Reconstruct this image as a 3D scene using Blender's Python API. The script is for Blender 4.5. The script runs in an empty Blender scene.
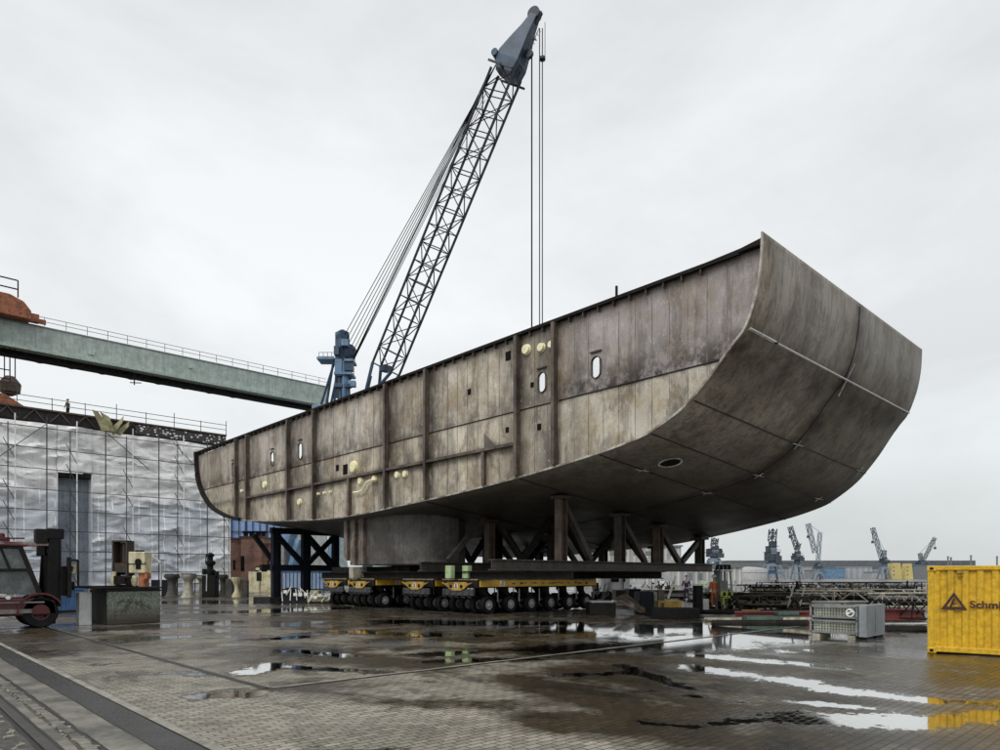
import bpy, math, random
from mathutils import Vector, Matrix
from mathutils.geometry import tessellate_polygon
import numpy as np
random.seed(7)
H=1.75; F=682.0
CR,SR=.730,.684                      # camera looks along (.683,.730)
PHI=math.atan2(-SR,CR)
def P(px,py,Y):                      # point seen at (px,py) standing Y metres in front
    xc=(px-500)/F*Y
    return Vector((CR*xc+SR*Y, -SR*xc+CR*Y, H+(576-py)/F*Y))
def G(px,py):                        # point on the ground
    Y=F*H/(py-576); v=P(px,576,Y); v.z=0; return v
COL=bpy.context.scene.collection
# ------------------------------------------------------------------ materials
class NT:
    def __init__(s,m):
        s.t=m.node_tree; s.n=s.t.nodes; s.l=s.t.links
    def __call__(s,typ,**kw):
        nd=s.n.new(typ)
        for k,v in kw.items():
            if k.startswith('i_'):
                key=k[2:]; key=int(key) if key.isdigit() else key.replace('_',' ')
                s.put(nd.inputs[key],v)
            else: setattr(nd,k,v)
        return nd
    def put(s,inp,v):
        if isinstance(v,bpy.types.NodeSocket): s.l.new(v,inp)
        elif isinstance(v,bpy.types.Node): s.l.new(v.outputs[0],inp)
        else: inp.default_value=v
    def math(s,op,a,b=0.0,c=0.0,clamp=False):
        nd=s.n.new('ShaderNodeMath'); nd.operation=op; nd.use_clamp=clamp
        for i,v in enumerate((a,b,c)): s.put(nd.inputs[i],v)
        return nd.outputs[0]
    def mix(s,f,a,b,mode='MIX'):
        nd=s.n.new('ShaderNodeMixRGB'); nd.blend_type=mode
        def c(v): return (*v,1) if isinstance(v,tuple) and len(v)==3 else v
        s.put(nd.inputs[0],f); s.put(nd.inputs[1],c(a)); s.put(nd.inputs[2],c(b)); return nd.outputs[0]
    def ramp(s,f,stops,interp='LINEAR'):
        nd=s.n.new('ShaderNodeValToRGB'); cr=nd.color_ramp; cr.interpolation=interp
        if len(stops)==2 and all(isinstance(c,(int,float)) for _,c in stops) and stops[0][0]<stops[1][0]:
            mr=s.n.new('ShaderNodeMapRange'); mr.clamp=True
            for i_,v_ in enumerate((stops[0][0],stops[1][0],stops[0][1],stops[1][1])): mr.inputs[i_+1].default_value=v_
            s.put(mr.inputs[0],f); s.n.remove(nd); return mr.outputs[0]
        col=lambda c:(c,c,c,1) if isinstance(c,(int,float)) else (*c,1)
        cr.elements[1].position=1.; 
        cr.elements[0].position=stops[0][0]; cr.elements[0].color=col(stops[0][1])
        for p,c in stops[1:-1]: e=cr.elements.new(p); e.color=col(c)
        e=cr.elements[len(cr.elements)-1]; e.position=stops[-1][0]; e.color=col(stops[-1][1])
        s.put(nd.inputs[0],f); return nd.outputs[0]
    def noise(s,vec,scale,detail=4,rough=.55,dist=0):
        return s('ShaderNodeTexNoise',i_Vector=vec,i_Scale=scale,i_Detail=detail,i_Roughness=rough,i_Distortion=dist).outputs[0]
    def mapv(s,vec,sc,loc=(0,0,0)):
        return s('ShaderNodeMapping',i_Vector=vec,i_Scale=sc,i_Location=loc).outputs[0]
MATS={}
def newmat(name):
    m=bpy.data.materials.new(name); m.use_nodes=True
    k=NT(m); bs=k.n['Principled BSDF']; return m,k,bs
def mat(name,c1,c2=None,rough=.6,metal=0.,scale=1.5,streak=.35,bump=.15,rust=0.,rustc=(.09,.04,.018)):
    if name in MATS: return MATS[name]
    m,k,bs=newmat(name); c2=c2 or tuple(v*.6 for v in c1)
    tc=k('ShaderNodeTexCoord').outputs['Object']
    n1=k.ramp(k.noise(tc,scale,7,.66),[(.40,0.),(.60,1.)])
    col=k.mix(n1,c1,c2)
    st=k.ramp(k.noise(k.mapv(tc,(5,5,.35)),1.0,6,.7),[(.47,0.),(.63,1.)])
    col=k.mix(k.math('MULTIPLY',st,streak),col,tuple(v*.35 for v in c2))
    fn=k.noise(tc,scale*14,4,.7)
    col=k.mix(.45,col,k.ramp(fn,[(.36,.3),(.62,1.)]),'MULTIPLY')
    col=k.mix(1,col,(1.25,1.25,1.25),'MULTIPLY')
    if rust>0:
        rn=k.ramp(k.noise(tc,scale*2.2,7,.7,.6),[(.62-rust*.25,0.),(.72-rust*.2,1.)])
        col=k.mix(rn,col,rustc)
    k.put(bs.inputs['Base Color'],col)
    k.put(bs.inputs['Roughness'],k.math('MULTIPLY_ADD',fn,.25,rough-.12,clamp=True))
    bs.inputs['Metallic'].default_value=metal
    if max(c1)<.05: bs.inputs['Specular IOR Level'].default_value=.15
    if bump>0:
        b=k('ShaderNodeBump',i_Strength=bump,i_Distance=.02,i_Height=fn); k.put(bs.inputs['Normal'],b)
    MATS[name]=m; return m
# ------------------------------------------------------------------ mesh builder
class MB:
    def __init__(s): s.v=[]; s.f=[]
    def add(s,vs,fs):
        o=len(s.v); s.v+= [tuple(v) for v in vs]; s.f+=[tuple(i+o for i in f) for f in fs]; return s
    def box(s,c,d,rz=0.):
        cx,cy,cz=c; dx,dy,dz=[q/2 for q in d]; co,si=math.cos(rz),math.sin(rz); vs=[]
        for z in (-dz,dz):
            for x,y in ((-dx,-dy),(dx,-dy),(dx,dy),(-dx,dy)):
                vs.append((cx+x*co-y*si,cy+x*si+y*co,cz+z))
        return s.add(vs,[(3,2,1,0),(4,5,6,7),(0,1,5,4),(1,2,6,5),(2,3,7,6),(3,0,4,7)])
    def frame(s,a,b):
        a=Vector(a); b=Vector(b); d=(b-a).normalized()
        up=Vector((0,0,1)) if abs(d.z)<.95 else Vector((1,0,0))
        u=d.cross(up).normalized(); w=u.cross(d).normalized(); return a,b,u,w
    def bar(s,a,b,w,h=None):
        h=h or w; a,b,u,v=s.frame(a,b); vs=[]
        for p in (a,b):
            for x,y in ((-1,-1),(1,-1),(1,1),(-1,1)): vs.append(p+u*(x*w/2)+v*(y*h/2))
        return s.add(vs,[(0,1,2,3),(7,6,5,4),(0,4,5,1),(1,5,6,2),(2,6,7,3),(3,7,4,0)])
    def ibeam(s,a,b,w,h):
        a,b,u,v=s.frame(a,b)
        for o,ww,hh in ((h/2-h*.05,w,h*.1),(-h/2+h*.05,w,h*.1),(0,w*.12,h*.79)):
            s.bar(a+v*o,b+v*o,ww,hh)
        return s
    def tube(s,a,b,r,n=6,r2=None,cap=True):
        r2=r if r2 is None else r2; a,b,u,v=s.frame(a,b); vs=[]
        for p,q in ((a,r),(b,r2)):
            for i in range(n):
                t=2*math.pi*i/n; vs.append(p+u*(q*math.cos(t))+v*(q*math.sin(t)))
        fs=[(i,i+n,(i+1)%n+n,(i+1)%n) for i in range(n)]
        if cap: fs+=[tuple(range(n)),tuple(range(2*n-1,n-1,-1))]
        return s.add(vs,fs)
    def path(s,pts,r,n=5):
        for a,b in zip(pts[:-1],pts[1:]): s.tube(a,b,r,n)
        return s
    def lathe(s,prof,c=(0,0,0),n=16,axis='z',caps=True):
        vs=[]; m=len(prof)
        for r,z in prof:
            for i in range(n):
                t=2*math.pi*i/n; x,y=r*math.cos(t),r*math.sin(t)
                p=(x,y,z) if axis=='z' else ((x,z,y) if axis=='y' else (z,x,y))
                vs.append((c[0]+p[0],c[1]+p[1],c[2]+p[2]))
        fs=[(j*n+i,j*n+(i+1)%n,(j+1)*n+(i+1)%n,(j+1)*n+i) for j in range(m-1) for i in range(n)]
        if caps: fs+=[tuple(range(n-1,-1,-1)),tuple(range((m-1)*n,m*n))]
        return s.add(vs,fs)
    def prism(s,poly,a,b,axis='y'):
        n=len(poly); vs=[]
        for q in (a,b):
            for x,z in poly: vs.append({'y':(x,q,z),'x':(q,x,z),'z':(x,z,q)}[axis])
        return s.add(vs,[tuple(range(n)),tuple(range(2*n-1,n-1,-1))]+[(i,i+n,(i+1)%n+n,(i+1)%n) for i in range(n)])
    def lattice(s,a,b,hw,hh,n,rc,rw,u=None,v=None,ends=True,four=True):
        a=Vector(a);b=Vector(b); d=b-a
        if u is None: _,_,u,v=s.frame(a,b)
        cor=[(-1,-1),(1,-1),(1,1),(-1,1)] if four else [(-1,-1),(1,-1),(0,1)]
        def c(k,q): p=a+d*(k/n); x,y=cor[q%len(cor)]; return p+u*(x*hw)+v*(y*hh)
        for q in range(len(cor)): s.tube(c(0,q),c(n,q),rc,6)
        for k in range(n):
            for q in range(len(cor)):
                if k>0: s.tube(c(k,q),c(k,q+1),rw,4)
                if (k+q)%2: s.tube(c(k,q),c(k+1,q+1),rw,4)
                else: s.tube(c(k,q+1),c(k+1,q),rw,4)
        return s
    def build(s,name,m,parent=None,bev=0.,smooth=False,sub=0):
        me=bpy.data.meshes.new(name); me.from_pydata(s.v,[],s.f); me.validate(); me.update()
        o=bpy.data.objects.new(name,me); COL.objects.link(o)
        if m: me.materials.append(m)
        if parent: o.parent=parent
        import bmesh
        bm=bmesh.new(); bm.from_mesh(me); bmesh.ops.recalc_face_normals(bm,faces=bm.faces); bm.to_mesh(me); bm.free()
        if smooth:
            for p in me.polygons: p.use_smooth=True
            if hasattr(me,'set_sharp_from_angle'): me.set_sharp_from_angle(angle=math.radians(40))
        if bev>0:
            md=o.modifiers.new('bevel','BEVEL'); md.width=bev; md.segments=2; md.limit_method='ANGLE'; md.angle_limit=math.radians(50)
        return o
def thing(name,label,cat,loc,rz=0.,group=None):
    o=bpy.data.objects.new(name,None); COL.objects.link(o); o.location=loc; o.rotation_euler=(0,0,rz)
    o.empty_display_size=.3
    o['label']=label; o['category']=cat
    if group: o['group']=group
    return o
def tag(o,label,cat,group=None,loc=None,rz=None):
    o['label']=label; o['category']=cat
    if group: o['group']=group
    if loc is not None: o.location=loc
    if rz is not None: o.rotation_euler=(0,0,rz)
    return o
def struct(o): o['kind']='structure'; return o
def dup(root,loc,rz=None,label=None,group=None):
    def rec(o,par):
        c=o.copy(); COL.objects.link(c); c.parent=par
        for ch in o.children: rec(ch,c)
        return c
    kids=list(root.children)
    r=root.copy(); COL.objects.link(r); r.location=loc
    if rz is not None: r.rotation_euler=(0,0,rz)
    if label: r['label']=label
    if group: r['group']=group
    for ch in kids: rec(ch,r)
    return r
def text(body,size,ext,m,parent,loc,rot,name,bold=0.0):
    cu=bpy.data.curves.new(name,'FONT'); cu.body=body; cu.size=size; cu.extrude=ext; cu.offset=bold
    o=bpy.data.objects.new(name,cu); COL.objects.link(o); dg=bpy.context.evaluated_depsgraph_get()
    me=bpy.data.meshes.new_from_object(o.evaluated_get(dg)); bpy.data.objects.remove(o)
    q=bpy.data.objects.new(name,me); COL.objects.link(q); me.materials.clear(); me.materials.append(m)
    q.parent=parent; q.location=loc; q.rotation_euler=rot; return q
# ------------------------------------------------------------------ palette
M_dark=mat('dark_steel',(.02,.019,.017),(.011,.010,.009),rough=.7,rust=.12,rustc=(.04,.022,.012))
M_frame=mat('frame_steel',(.06,.052,.045),(.026,.022,.019),rough=.6,rust=.35)
M_brown=mat('brown_steel',(.12,.092,.068),(.05,.037,.028),rough=.6,rust=.4)
M_yel=mat('trailer_yellow',(.52,.33,.05),(.33,.2,.03),rough=.45,streak=.4)
M_cyel=mat('container_yellow',(.66,.41,.02),(.58,.35,.02),rough=.4,scale=.7,streak=.22,bump=.06)
M_black=mat('black_rubber',(.013,.013,.013),(.008,.008,.008),rough=.7)
M_rim=mat('rim_grey',(.42,.43,.43),(.25,.25,.25),rough=.4)
M_white=mat('white_paint',(.72,.73,.72),(.6,.6,.58),rough=.5,streak=.25)
M_cream=mat('cream_paint',(.62,.58,.4),(.45,.4,.24),rough=.5,streak=.4,rust=.12)
M_lime=mat('pale_green_paint',(.42,.55,.3),(.3,.4,.2),rough=.6)
M_grey=mat('grey_paint',(.2,.215,.22),(.15,.16,.165),rough=.5)
M_lgrey=mat('light_grey_paint',(.42,.43,.43),(.33,.34,.34),rough=.6)
M_red=mat('red_steel',(.22,.035,.025),(.12,.02,.016),rough=.5)
M_fred=mat('forklift_red',(.09,.010,.012),(.045,.007,.007),rough=.35,streak=.15)
M_blue=mat('container_blue',(.05,.13,.29),(.03,.085,.2),rough=.55,streak=.3)
M_dblue=mat('dark_blue_paint',(.009,.012,.02),(.006,.008,.012),rough=.5)
M_cblue=mat('crane_blue',(.17,.29,.43),(.10,.18,.28),rough=.5,scale=.6,streak=.4)
M_cblued=mat('crane_dark_blue',(.04,.08,.14),(.02,.04,.07),rough=.5,scale=.6)
M_chord=mat('boom_dark',(.022,.032,.05),(.016,.022,.034),rough=.5)
M_rope=mat('wire_rope',(.012,.011,.012),(.009,.008,.009),rough=.9,bump=0)
M_green=mat('girder_green',(.42,.48,.445),(.36,.42,.39),rough=.6,scale=.12,streak=.3,bump=.03)
M_greenl=mat('girder_green_light',(.45,.54,.49),(.38,.46,.42),rough=.6,scale=.25)
M_orange=mat('orange_rust_paint',(.42,.14,.065),(.2,.075,.04),rough=.6,rust=.3)
M_wood=mat('weathered_wood',(.2,.15,.1),(.1,.075,.05),rough=.8)
M_tube=mat('galvanised_tube',(.3,.31,.32),(.17,.175,.18),rough=.45,metal=.3)
M_tubed=mat('dark_tube',(.06,.065,.07),(.035,.037,.04),rough=.5)
M_conc=mat('pedestal_concrete',(.4,.38,.31),(.2,.19,.15),rough=.85)
M_concd=mat('dark_pedestal',(.08,.075,.065),(.04,.037,.032),rough=.8)
M_brick=None
M_glass=mat('cab_glass',(.06,.072,.072),(.12,.135,.135),rough=.1,streak=.2,bump=0)
M_khaki=mat('khaki_tarp',(.36,.34,.2),(.22,.2,.11),rough=.8)
M_lyel=mat('pale_yellow_wall',(.62,.52,.2),(.5,.42,.16),rough=.7)
M_hiviz=mat('hi_vis_yellow',(.5,.6,.08),(.35,.45,.06),rough=.7)
M_hior=mat('hi_vis_orange',(.75,.2,.06),(.55,.13,.04),rough=.7)
M_cloth=mat('navy_cloth',(.025,.05,.16),(.02,.035,.1),rough=.85)
M_clothd=mat('grey_cloth',(.1,.12,.13),(.06,.07,.08),rough=.85)
M_skin=mat('skin',(.5,.3,.22),(.42,.25,.18),rough=.6,streak=0)
# corroded tank
def m_tank():
    m,k,bs=newmat('flaking_green_tank')
    tc=k('ShaderNodeTexCoord').outputs['Object']
    n=k.noise(tc,2.2,8,.75,.4); a=k.ramp(n,[(.40,0.),(.50,1.)])
    fl=k.ramp(k.noise(tc,14,6,.8),[(.45,0.),(.56,1.)])
    col=k.mix(a,(.03,.024,.018),(.07,.085,.068))
    col=k.mix(k.math('MULTIPLY',fl,a),col,(.2,.24,.19))
    z=k('ShaderNodeSeparateXYZ',i_Vector=tc).outputs[2]
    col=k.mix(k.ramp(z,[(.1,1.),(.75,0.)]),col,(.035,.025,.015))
    k.put(bs.inputs['Base Color'],col); bs.inputs['Roughness'].default_value=.5
    k.put(bs.inputs['Normal'],k('ShaderNodeBump',i_Strength=.5,i_Distance=.03,i_Height=n)); return m
M_tank=m_tank()
# ------------------------------------------------------------------ hull materials
# webs: t positions (hull local y)
def T(px,s=0.):
    r=(px-500)/F
    return ((7.772+.73*s)-r*(20+.683*s))/(.684+.73*r)
def TZ(px,py):
    t=T(px); return t,1.75+(576-py)/F*(20+.73*t)
WEBS=[558,520.5,429.5,389,317,291,250,239]
WT=[T(p) for p in WEBS]
def m_hullface():
    m,k,bs=newmat('raw_hull_plate')
    tc=k('ShaderNodeTexCoord').outputs['Object']
    sp=k('ShaderNodeSeparateXYZ',i_Vector=tc); y,z=sp.outputs[1],sp.outputs[2]
    # per-plate tone
    n=k.ramp(k.noise(tc,.35,6,.6),[(.35,0.),(.65,1.)])
    upper=k.mix(n,(.66,.60,.59),(.46,.41,.40))
    lower=k.mix(n,(.98,.91,.78),(.68,.61,.49))
    zz=k.math('ADD',z,k.math('MULTIPLY',k.math('SUBTRACT',k.noise(tc,1.2,6,.7),.5),.5))
    nearbow=k.ramp(k.math('DIVIDE',y,47),[(.16,1.),(.175,.15),(.6,.5)])
    isup=k.math('MULTIPLY',k.ramp(k.math('SUBTRACT',z,7.9),[(.45,0.),(.53,1.)]),nearbow)
    col=k.mix(isup,lower,upper)
    ws_=sorted(WT); cs=[.84,.70,1.0,.86,1.0,.74,.95,.7,.84]
    nd=k.n.new('ShaderNodeValToRGB'); cr=nd.color_ramp; cr.interpolation='CONSTANT'
    cr.elements[0].color=(cs[0],)*3+(1,); cr.elements[1].position=1.
    for q_,c_ in zip(ws_,cs[1:]):
        e_=cr.elements.new(q_/47); e_.color=(c_,c_*.985,c_*.96,1)
    cr.elements[len(cr.elements)-1].color=(.8,.8,.8,1)
    k.put(nd.inputs[0],k.math('DIVIDE',y,47)); col=k.mix(1.,col,nd.outputs[0],'MULTIPLY')
    bay=k.math('FLOOR',k.math('DIVIDE',k.math('SUBTRACT',y,.49),.68*3))
    w=k('ShaderNodeTexWhiteNoise',noise_dimensions='1D',i_W=bay).outputs[0]
    col=k.mix(.4,col,k.ramp(w,[(0,.62),(1,1.)]),'MULTIPLY')
    rn=k.ramp(k.noise(k.mapv(tc,(1,1,.75)),.6,9,.7,.2),[(.46,0.),(.58,1.)])
    col=k.mix(k.math('MULTIPLY',rn,.48),col,(.27,.195,.115))
    r2=k.ramp(k.noise(k.mapv(tc,(1,1.1,.6),(9,3,1)),1.0,10,.74,.5),[(.51,0.),(.58,1.)])
    col=k.mix(k.math('MULTIPLY',k.math('MULTIPLY',r2,k.math('MULTIPLY_ADD',isup,-.7,1.)),.5),col,(.085,.072,.06))
    r3=k.ramp(k.noise(k.mapv(tc,(1,1,1),(1,13,7)),.7,8,.75,.3),[(.52,0.),(.6,1.)])
    col=k.mix(k.math('MULTIPLY',k.math('MULTIPLY',r3,k.math('MULTIPLY_ADD',isup,-.7,1.)),.5),col,(.40,.28,.12))
    st=k.ramp(k.noise(k.mapv(tc,(1,1.5,.3)),1.0,8,.7),[(.5,0.),(.60,1.)])
    col=k.mix(k.math('MULTIPLY',st,.42),col,(.085,.07,.055))
    st2=k.ramp(k.noise(k.mapv(tc,(1,5,1.6),(3,4,5)),1.0,6,.8),[(.56,0.),(.64,1.)])
    col=k.mix(k.math('MULTIPLY',st2,.4),col,(.72,.71,.68))
    # burnt band above the plate seam and above bottom edge
    band=k.ramp(k.math('DIVIDE',k.math('SUBTRACT',zz,7.9),2.0),[(.0,0.),(.17,0.),(.26,1.),(.42,.85),(.85,.0)])
    bm=k.ramp(k.noise(tc,1.4,8,.75),[(.42,.15),(.56,1.)])
    col=k.mix(k.math('MULTIPLY',k.math('MULTIPLY',k.math('MULTIPLY',band,bm),k.math('MULTIPLY_ADD',nearbow,.6,.4)),.95),col,(.03,.023,.017))
    band3=k.ramp(k.math('DIVIDE',k.math('SUBTRACT',zz,6.2),1.6),[(.30,0.),(.56,.9),(.62,.5),(.75,0.)])
    far=k.ramp(k.math('DIVIDE',y,47),[(.22,0.),(.24,1.)])
    col=k.mix(k.math('MULTIPLY',k.math('MULTIPLY',band3,far),.7),col,(.03,.022,.016))
    # grime beside the webs
    stops=[(0.,.0)]
    for t in sorted(WT)[:7]:
        stops+=[((t-2.3)/47,0.),((t-1.)/47,.35),((t-.05)/47,1.),((t+1.4)/47,0.)]
    stops=[(min(1,max(0,p)),c) for p,c in stops][:30]; stops.append((1.,0.)); stops.sort(key=lambda q:q[0])
    g=k.ramp(k.math('DIVIDE',y,47),stops)
    gm=k.ramp(k.noise(k.mapv(tc,(1,1,.5)),.9,6,.65),[(.38,.25),(.56,1.)])
    col=k.mix(k.math('MULTIPLY',k.math('MULTIPLY',g,gm),.9),col,(.025,.02,.017))
    # darker towards the top rim
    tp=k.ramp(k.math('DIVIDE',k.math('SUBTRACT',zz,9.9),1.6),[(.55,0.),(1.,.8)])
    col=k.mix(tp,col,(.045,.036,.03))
    # white spatter + chalk
    ws=k.ramp(k.noise(tc,6,3,.8),[(.62,0.),(.66,1.)])
    wm=k.ramp(k.noise(tc,.5,2,.5),[(.5,0.),(.65,1.)])
    col=k.mix(k.math('MULTIPLY',ws,wm),col,(.6,.6,.56))
    fn=k.noise(tc,22,4,.75)
    col=k.mix(.5,col,k.ramp(fn,[(.3,.45),(.7,1.)]),'MULTIPLY')
    k.put(bs.inputs['Base Color'],col)
    k.put(bs.inputs['Roughness'],k.math('MULTIPLY_ADD',n,.25,.42)); bs.inputs['Metallic'].default_value=.25
    hb=k.math('ADD',k.math('MULTIPLY',fn,.3),k.noise(tc,.8,3,.5))
    k.put(bs.inputs['Normal'],k('ShaderNodeBump',i_Strength=.35,i_Distance=.05,i_Height=hb))
    return m
def m_shell():
    m,k,bs=newmat('raw_shell_plate')
    tc=k('ShaderNodeTexCoord').outputs['Object']
    sp=k('ShaderNodeSeparateXYZ',i_Vector=tc); x,y,z=sp.outputs
    n=k.ramp(k.noise(tc,.4,7,.6),[(.32,0.),(.68,1.)])
    col=k.mix(n,(.40,.355,.29),(.21,.18,.14))
    # plate strakes tone
    wob=k.math('SUBTRACT',k.noise(tc,1.0,6,.7),.5)
    xx=k.math('ADD',x,k.math('MULTIPLY',wob,.5))
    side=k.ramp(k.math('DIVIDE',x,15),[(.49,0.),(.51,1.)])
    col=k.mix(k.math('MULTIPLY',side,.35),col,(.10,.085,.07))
    stv=k.mapv(tc,(4.5,4.5,.45))
    st=k.ramp(k.noise(stv,1.0,7,.74),[(.47,0.),(.60,1.)])
    col=k.mix(k.math('MULTIPLY',st,.5),col,(.045,.035,.026))
    st2=k.ramp(k.noise(k.mapv(tc,(9,9,.5),(7,1,2)),1.0,6,.75),[(.54,0.),(.64,1.)])
    col=k.mix(k.math('MULTIPLY',st2,.4),col,(.33,.3,.26))
    sc=k.ramp(k.noise(k.mapv(tc,(1.6,1.6,.9),(2,2,2)),.8,9,.78,.6),[(.50,0.),(.57,1.)])
    col=k.mix(k.math('MULTIPLY',sc,.45),col,(.06,.042,.028))
    # burnt vertical joint at mid depth
    d=k.math('ABSOLUTE',k.math('SUBTRACT',xx,7.6))
    g=k.ramp(d,[(0.,1.),(.3,.85),(1.,0.)])
    gm=k.ramp(k.noise(tc,.7,6,.7),[(.4,.35),(.55,1.)])
    col=k.mix(k.math('MULTIPLY',g,gm),col,(.035,.02,.013))
    # below horizontal seams
    for zc in (8.6,):
        zb=k.ramp(k.math('ABSOLUTE',k.math('SUBTRACT',k.math('ADD',z,k.math('MULTIPLY',wob,.8)),zc)),[(0.,.75),(.3,.5),(.8,0.)])
        col=k.mix(k.math('MULTIPLY',zb,gm),col,(.035,.027,.02))
    fn=k.noise(tc,18,5,.75)
    col=k.mix(.5,col,k.ramp(fn,[(.3,.4),(.7,1.)]),'MULTIPLY')
    col=k.mix(k.ramp(k.math('DIVIDE',z,10.),[(.50,.88),(.72,0.)]),col,(.03,.026,.022))  # underside shade painted into the plate colour, growing towards the bottom
    sp_=k.ramp(k.noise(tc,11,2,.8),[(.735,0.),(.75,1.)]); col=k.mix(k.math('MULTIPLY',sp_,.6),col,(.5,.48,.42))
    k.put(bs.inputs['Base Color'],col)
    k.put(bs.inputs['Roughness'],k.math('MULTIPLY_ADD',n,.25,.38)); bs.inputs['Metallic'].default_value=.15
    hb=k.math('ADD',k.math('MULTIPLY',fn,.25),k.math('MULTIPLY',k.noise(k.mapv(tc,(1,1,1)),.55,2,.5),2.))
    k.put(bs.inputs['Normal'],k('ShaderNodeBump',i_Strength=.4,i_Distance=.06,i_Height=hb))
    return m
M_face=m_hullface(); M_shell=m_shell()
M_web=mat('web_steel',(.15,.12,.098),(.05,.04,.032),rough=.5,rust=.3,scale=.8)
M_skeg=mat('skeg_plate',(.13,.122,.115),(.05,.045,.04),rough=.5,rust=.15,scale=.6,streak=.5)
M_weld=mat('weld_bead',(.045,.035,.028),(.02,.015,.012),rough=.5,metal=.4)
M_chalk=mat('chalk_primer',(.6,.61,.6),(.25,.24,.22),rough=.7,scale=4)

# ================================================================== HULL
hull=thing('hull_section','huge raw steel ship hull section with curved shell raised on load frames and trailers','ship section',(19.33,9.29,0))
prof_px=[(765,233.5),(764.5,250),(763,270),(758,299),(748,328),(738,342),(727,357),(711,380),(694,400),(684,410),(670,421),(652,433),(640,439),(620,447),(600,454),(560,466.5),(520,478),(480,488.5),(440,498),(400,506.5),(375,512),(350,516.5),(335,518.5),(302,520.5),(270,521),(250,520.5),(240,519),(228,515.5),(216,508.5),(209,500),(203.5,489),(200.5,478),(199,466),(198.3,452.5)]
prof=[TZ(*q) for q in prof_px]
ZT=prof[0][1]
# refine
def refine(p):
    out=[p[0]]
    for i in range(len(p)-1):
        a=p[max(i-1,0)];b=p[i];c=p[i+1];d=p[min(i+2,len(p)-1)]
        for j in (1,2,3):
            u=j/3
            f=lambda q:.5*((2*b[q])+(-a[q]+c[q])*u+(2*a[q]-5*b[q]+4*c[q]-d[q])*u*u+(-a[q]+3*b[q]-3*c[q]+d[q])*u**3)
            out.append((f(0),f(1)))
    return out
PR=refine(prof)
def shellpt(t,z,s,off=0.):
    k=min(1,max(0,(9.8-z)/4.3))**1.6
    return (s,t,z-1.9*k*s/15-off)
sh=MB(); NS=14; n=len(PR)
ss=[-.12+ (15.12)*i/NS for i in range(NS+1)]
# the outer skin, the same outline swept through the depth, with an inner face behind it
for off in (0,):
    vs=[shellpt(t,z,s) for s in ss for t,z in PR]
    fs=[(i*n+j,i*n+j+1,(i+1)*n+j+1,(i+1)*n+j) for i in range(NS) for j in range(n-1)]
    sh.add(vs,fs)
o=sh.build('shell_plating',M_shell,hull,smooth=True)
md=o.modifiers.new('plate','SOLIDIFY'); md.thickness=.05; md.offset=0
# near face bulkhead with holes
ZD=ZT-.38
outer=[]
for t,z in PR:
    if z>ZD: continue
    outer.append(Vector((0,t,z)))
outer=[Vector((0,PR[0][0]+.03,ZD))]+outer+([Vector((0,PR[-1][0],ZD))] if PR[-1][1]<ZD-.05 else [])
holes=[]
def oval(px,py,w,h,sq=1.):
    t,z=TZ(px,py); pts=[]
    for i in range(20):
        a=2*math.pi*i/20; c,s_=math.cos(a),math.sin(a)
        # stadium
        pts.append(Vector((0,t+w/2*c,z+(h-w)/2*(1 if s_>0 else -1)*(1 if abs(s_)>.01 else 0)+w/2*s_)))
    return pts
OV=[(597,367.5,.42,.78),(543,382.5,.42,.78),(301,451,.5,1.0),(273,459,.48,.95),(234,469.5,.45,1.0)]
for q in OV: holes.append(oval(*q))
polys=[outer]+holes
tris=tessellate_polygon([[Vector((v.y,v.z,0)) for v in pl] for pl in polys])
flat=[v for pl in polys for v in pl]
fb=MB(); fb.add(flat,tris)
fo=fb.build('bulkhead_plate',M_face,hull)
for p in fo.data.polygons:
    pass
md=fo.modifiers.new('plate','SOLIDIFY'); md.thickness=.03; md.offset=0
# hole rims
for i,q in enumerate(OV):
    pts=oval(*q); rb=MB()
    for a,b in zip(pts,pts[1:]+pts[:1]): rb.bar(a+Vector((-.02,0,0)),b+Vector((-.02,0,0)),.1,.03)
    t,z=TZ(q[0],q[1]); rb.box((-.06,t,z+q[3]/2+.17),(.08,.5,.05))
    rb.build('manhole_rim',M_brown,hull)
# far bulkhead
fa=MB(); pts=[Vector(shellpt(t,z,14.9)) for t,z in PR]
tr=tessellate_polygon([[Vector((v.y,v.z,0)) for v in pts]]); fa.add(pts,tr)
fa.build('rear_bulkhead_plate',M_frame,hull)
# thin vertical stiffeners seams on the face
def zbot(t):
    for a,b in zip(PR[:-1],PR[1:]):
        if a[0]<=t<=b[0] and a[0]<b[0]:
            z=a[1]+(b[1]-a[1])*(t-a[0])/(b[0]-a[0])
            if z<9.6 or True: best=z; return best
    return 5.3
def zlow(t):
    zs=[]
    for a,b in zip(PR[:-1],PR[1:]):
        lo,hi=min(a[0],b[0]),max(a[0],b[0])
        if lo<=t<=hi and hi>lo: zs.append(a[1]+(b[1]-a[1])*(t-a[0])/(b[0]-a[0]))
    return min(zs) if zs else 5.3
t=1.17
sb=MB(); jj=0
while t<45.3:
    if all(abs(t-w)>.3 for w in WT) and (t<22 or jj%2):
        zl=zlow(t)+.03
        if t<3 or t>43: zl=zlow(t)+.03
        sb.box((-.018,t,(zl+ZD-.1)/2),(.012,.018 if t<12 else .02,ZD-.1-zl))
        
    t+=.68; jj+=1
sb.build('stiffener_lines',mat('stiffener_brown',(.30,.275,.245),(.10,.088,.075),rough=.6,scale=.7),hull)
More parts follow.
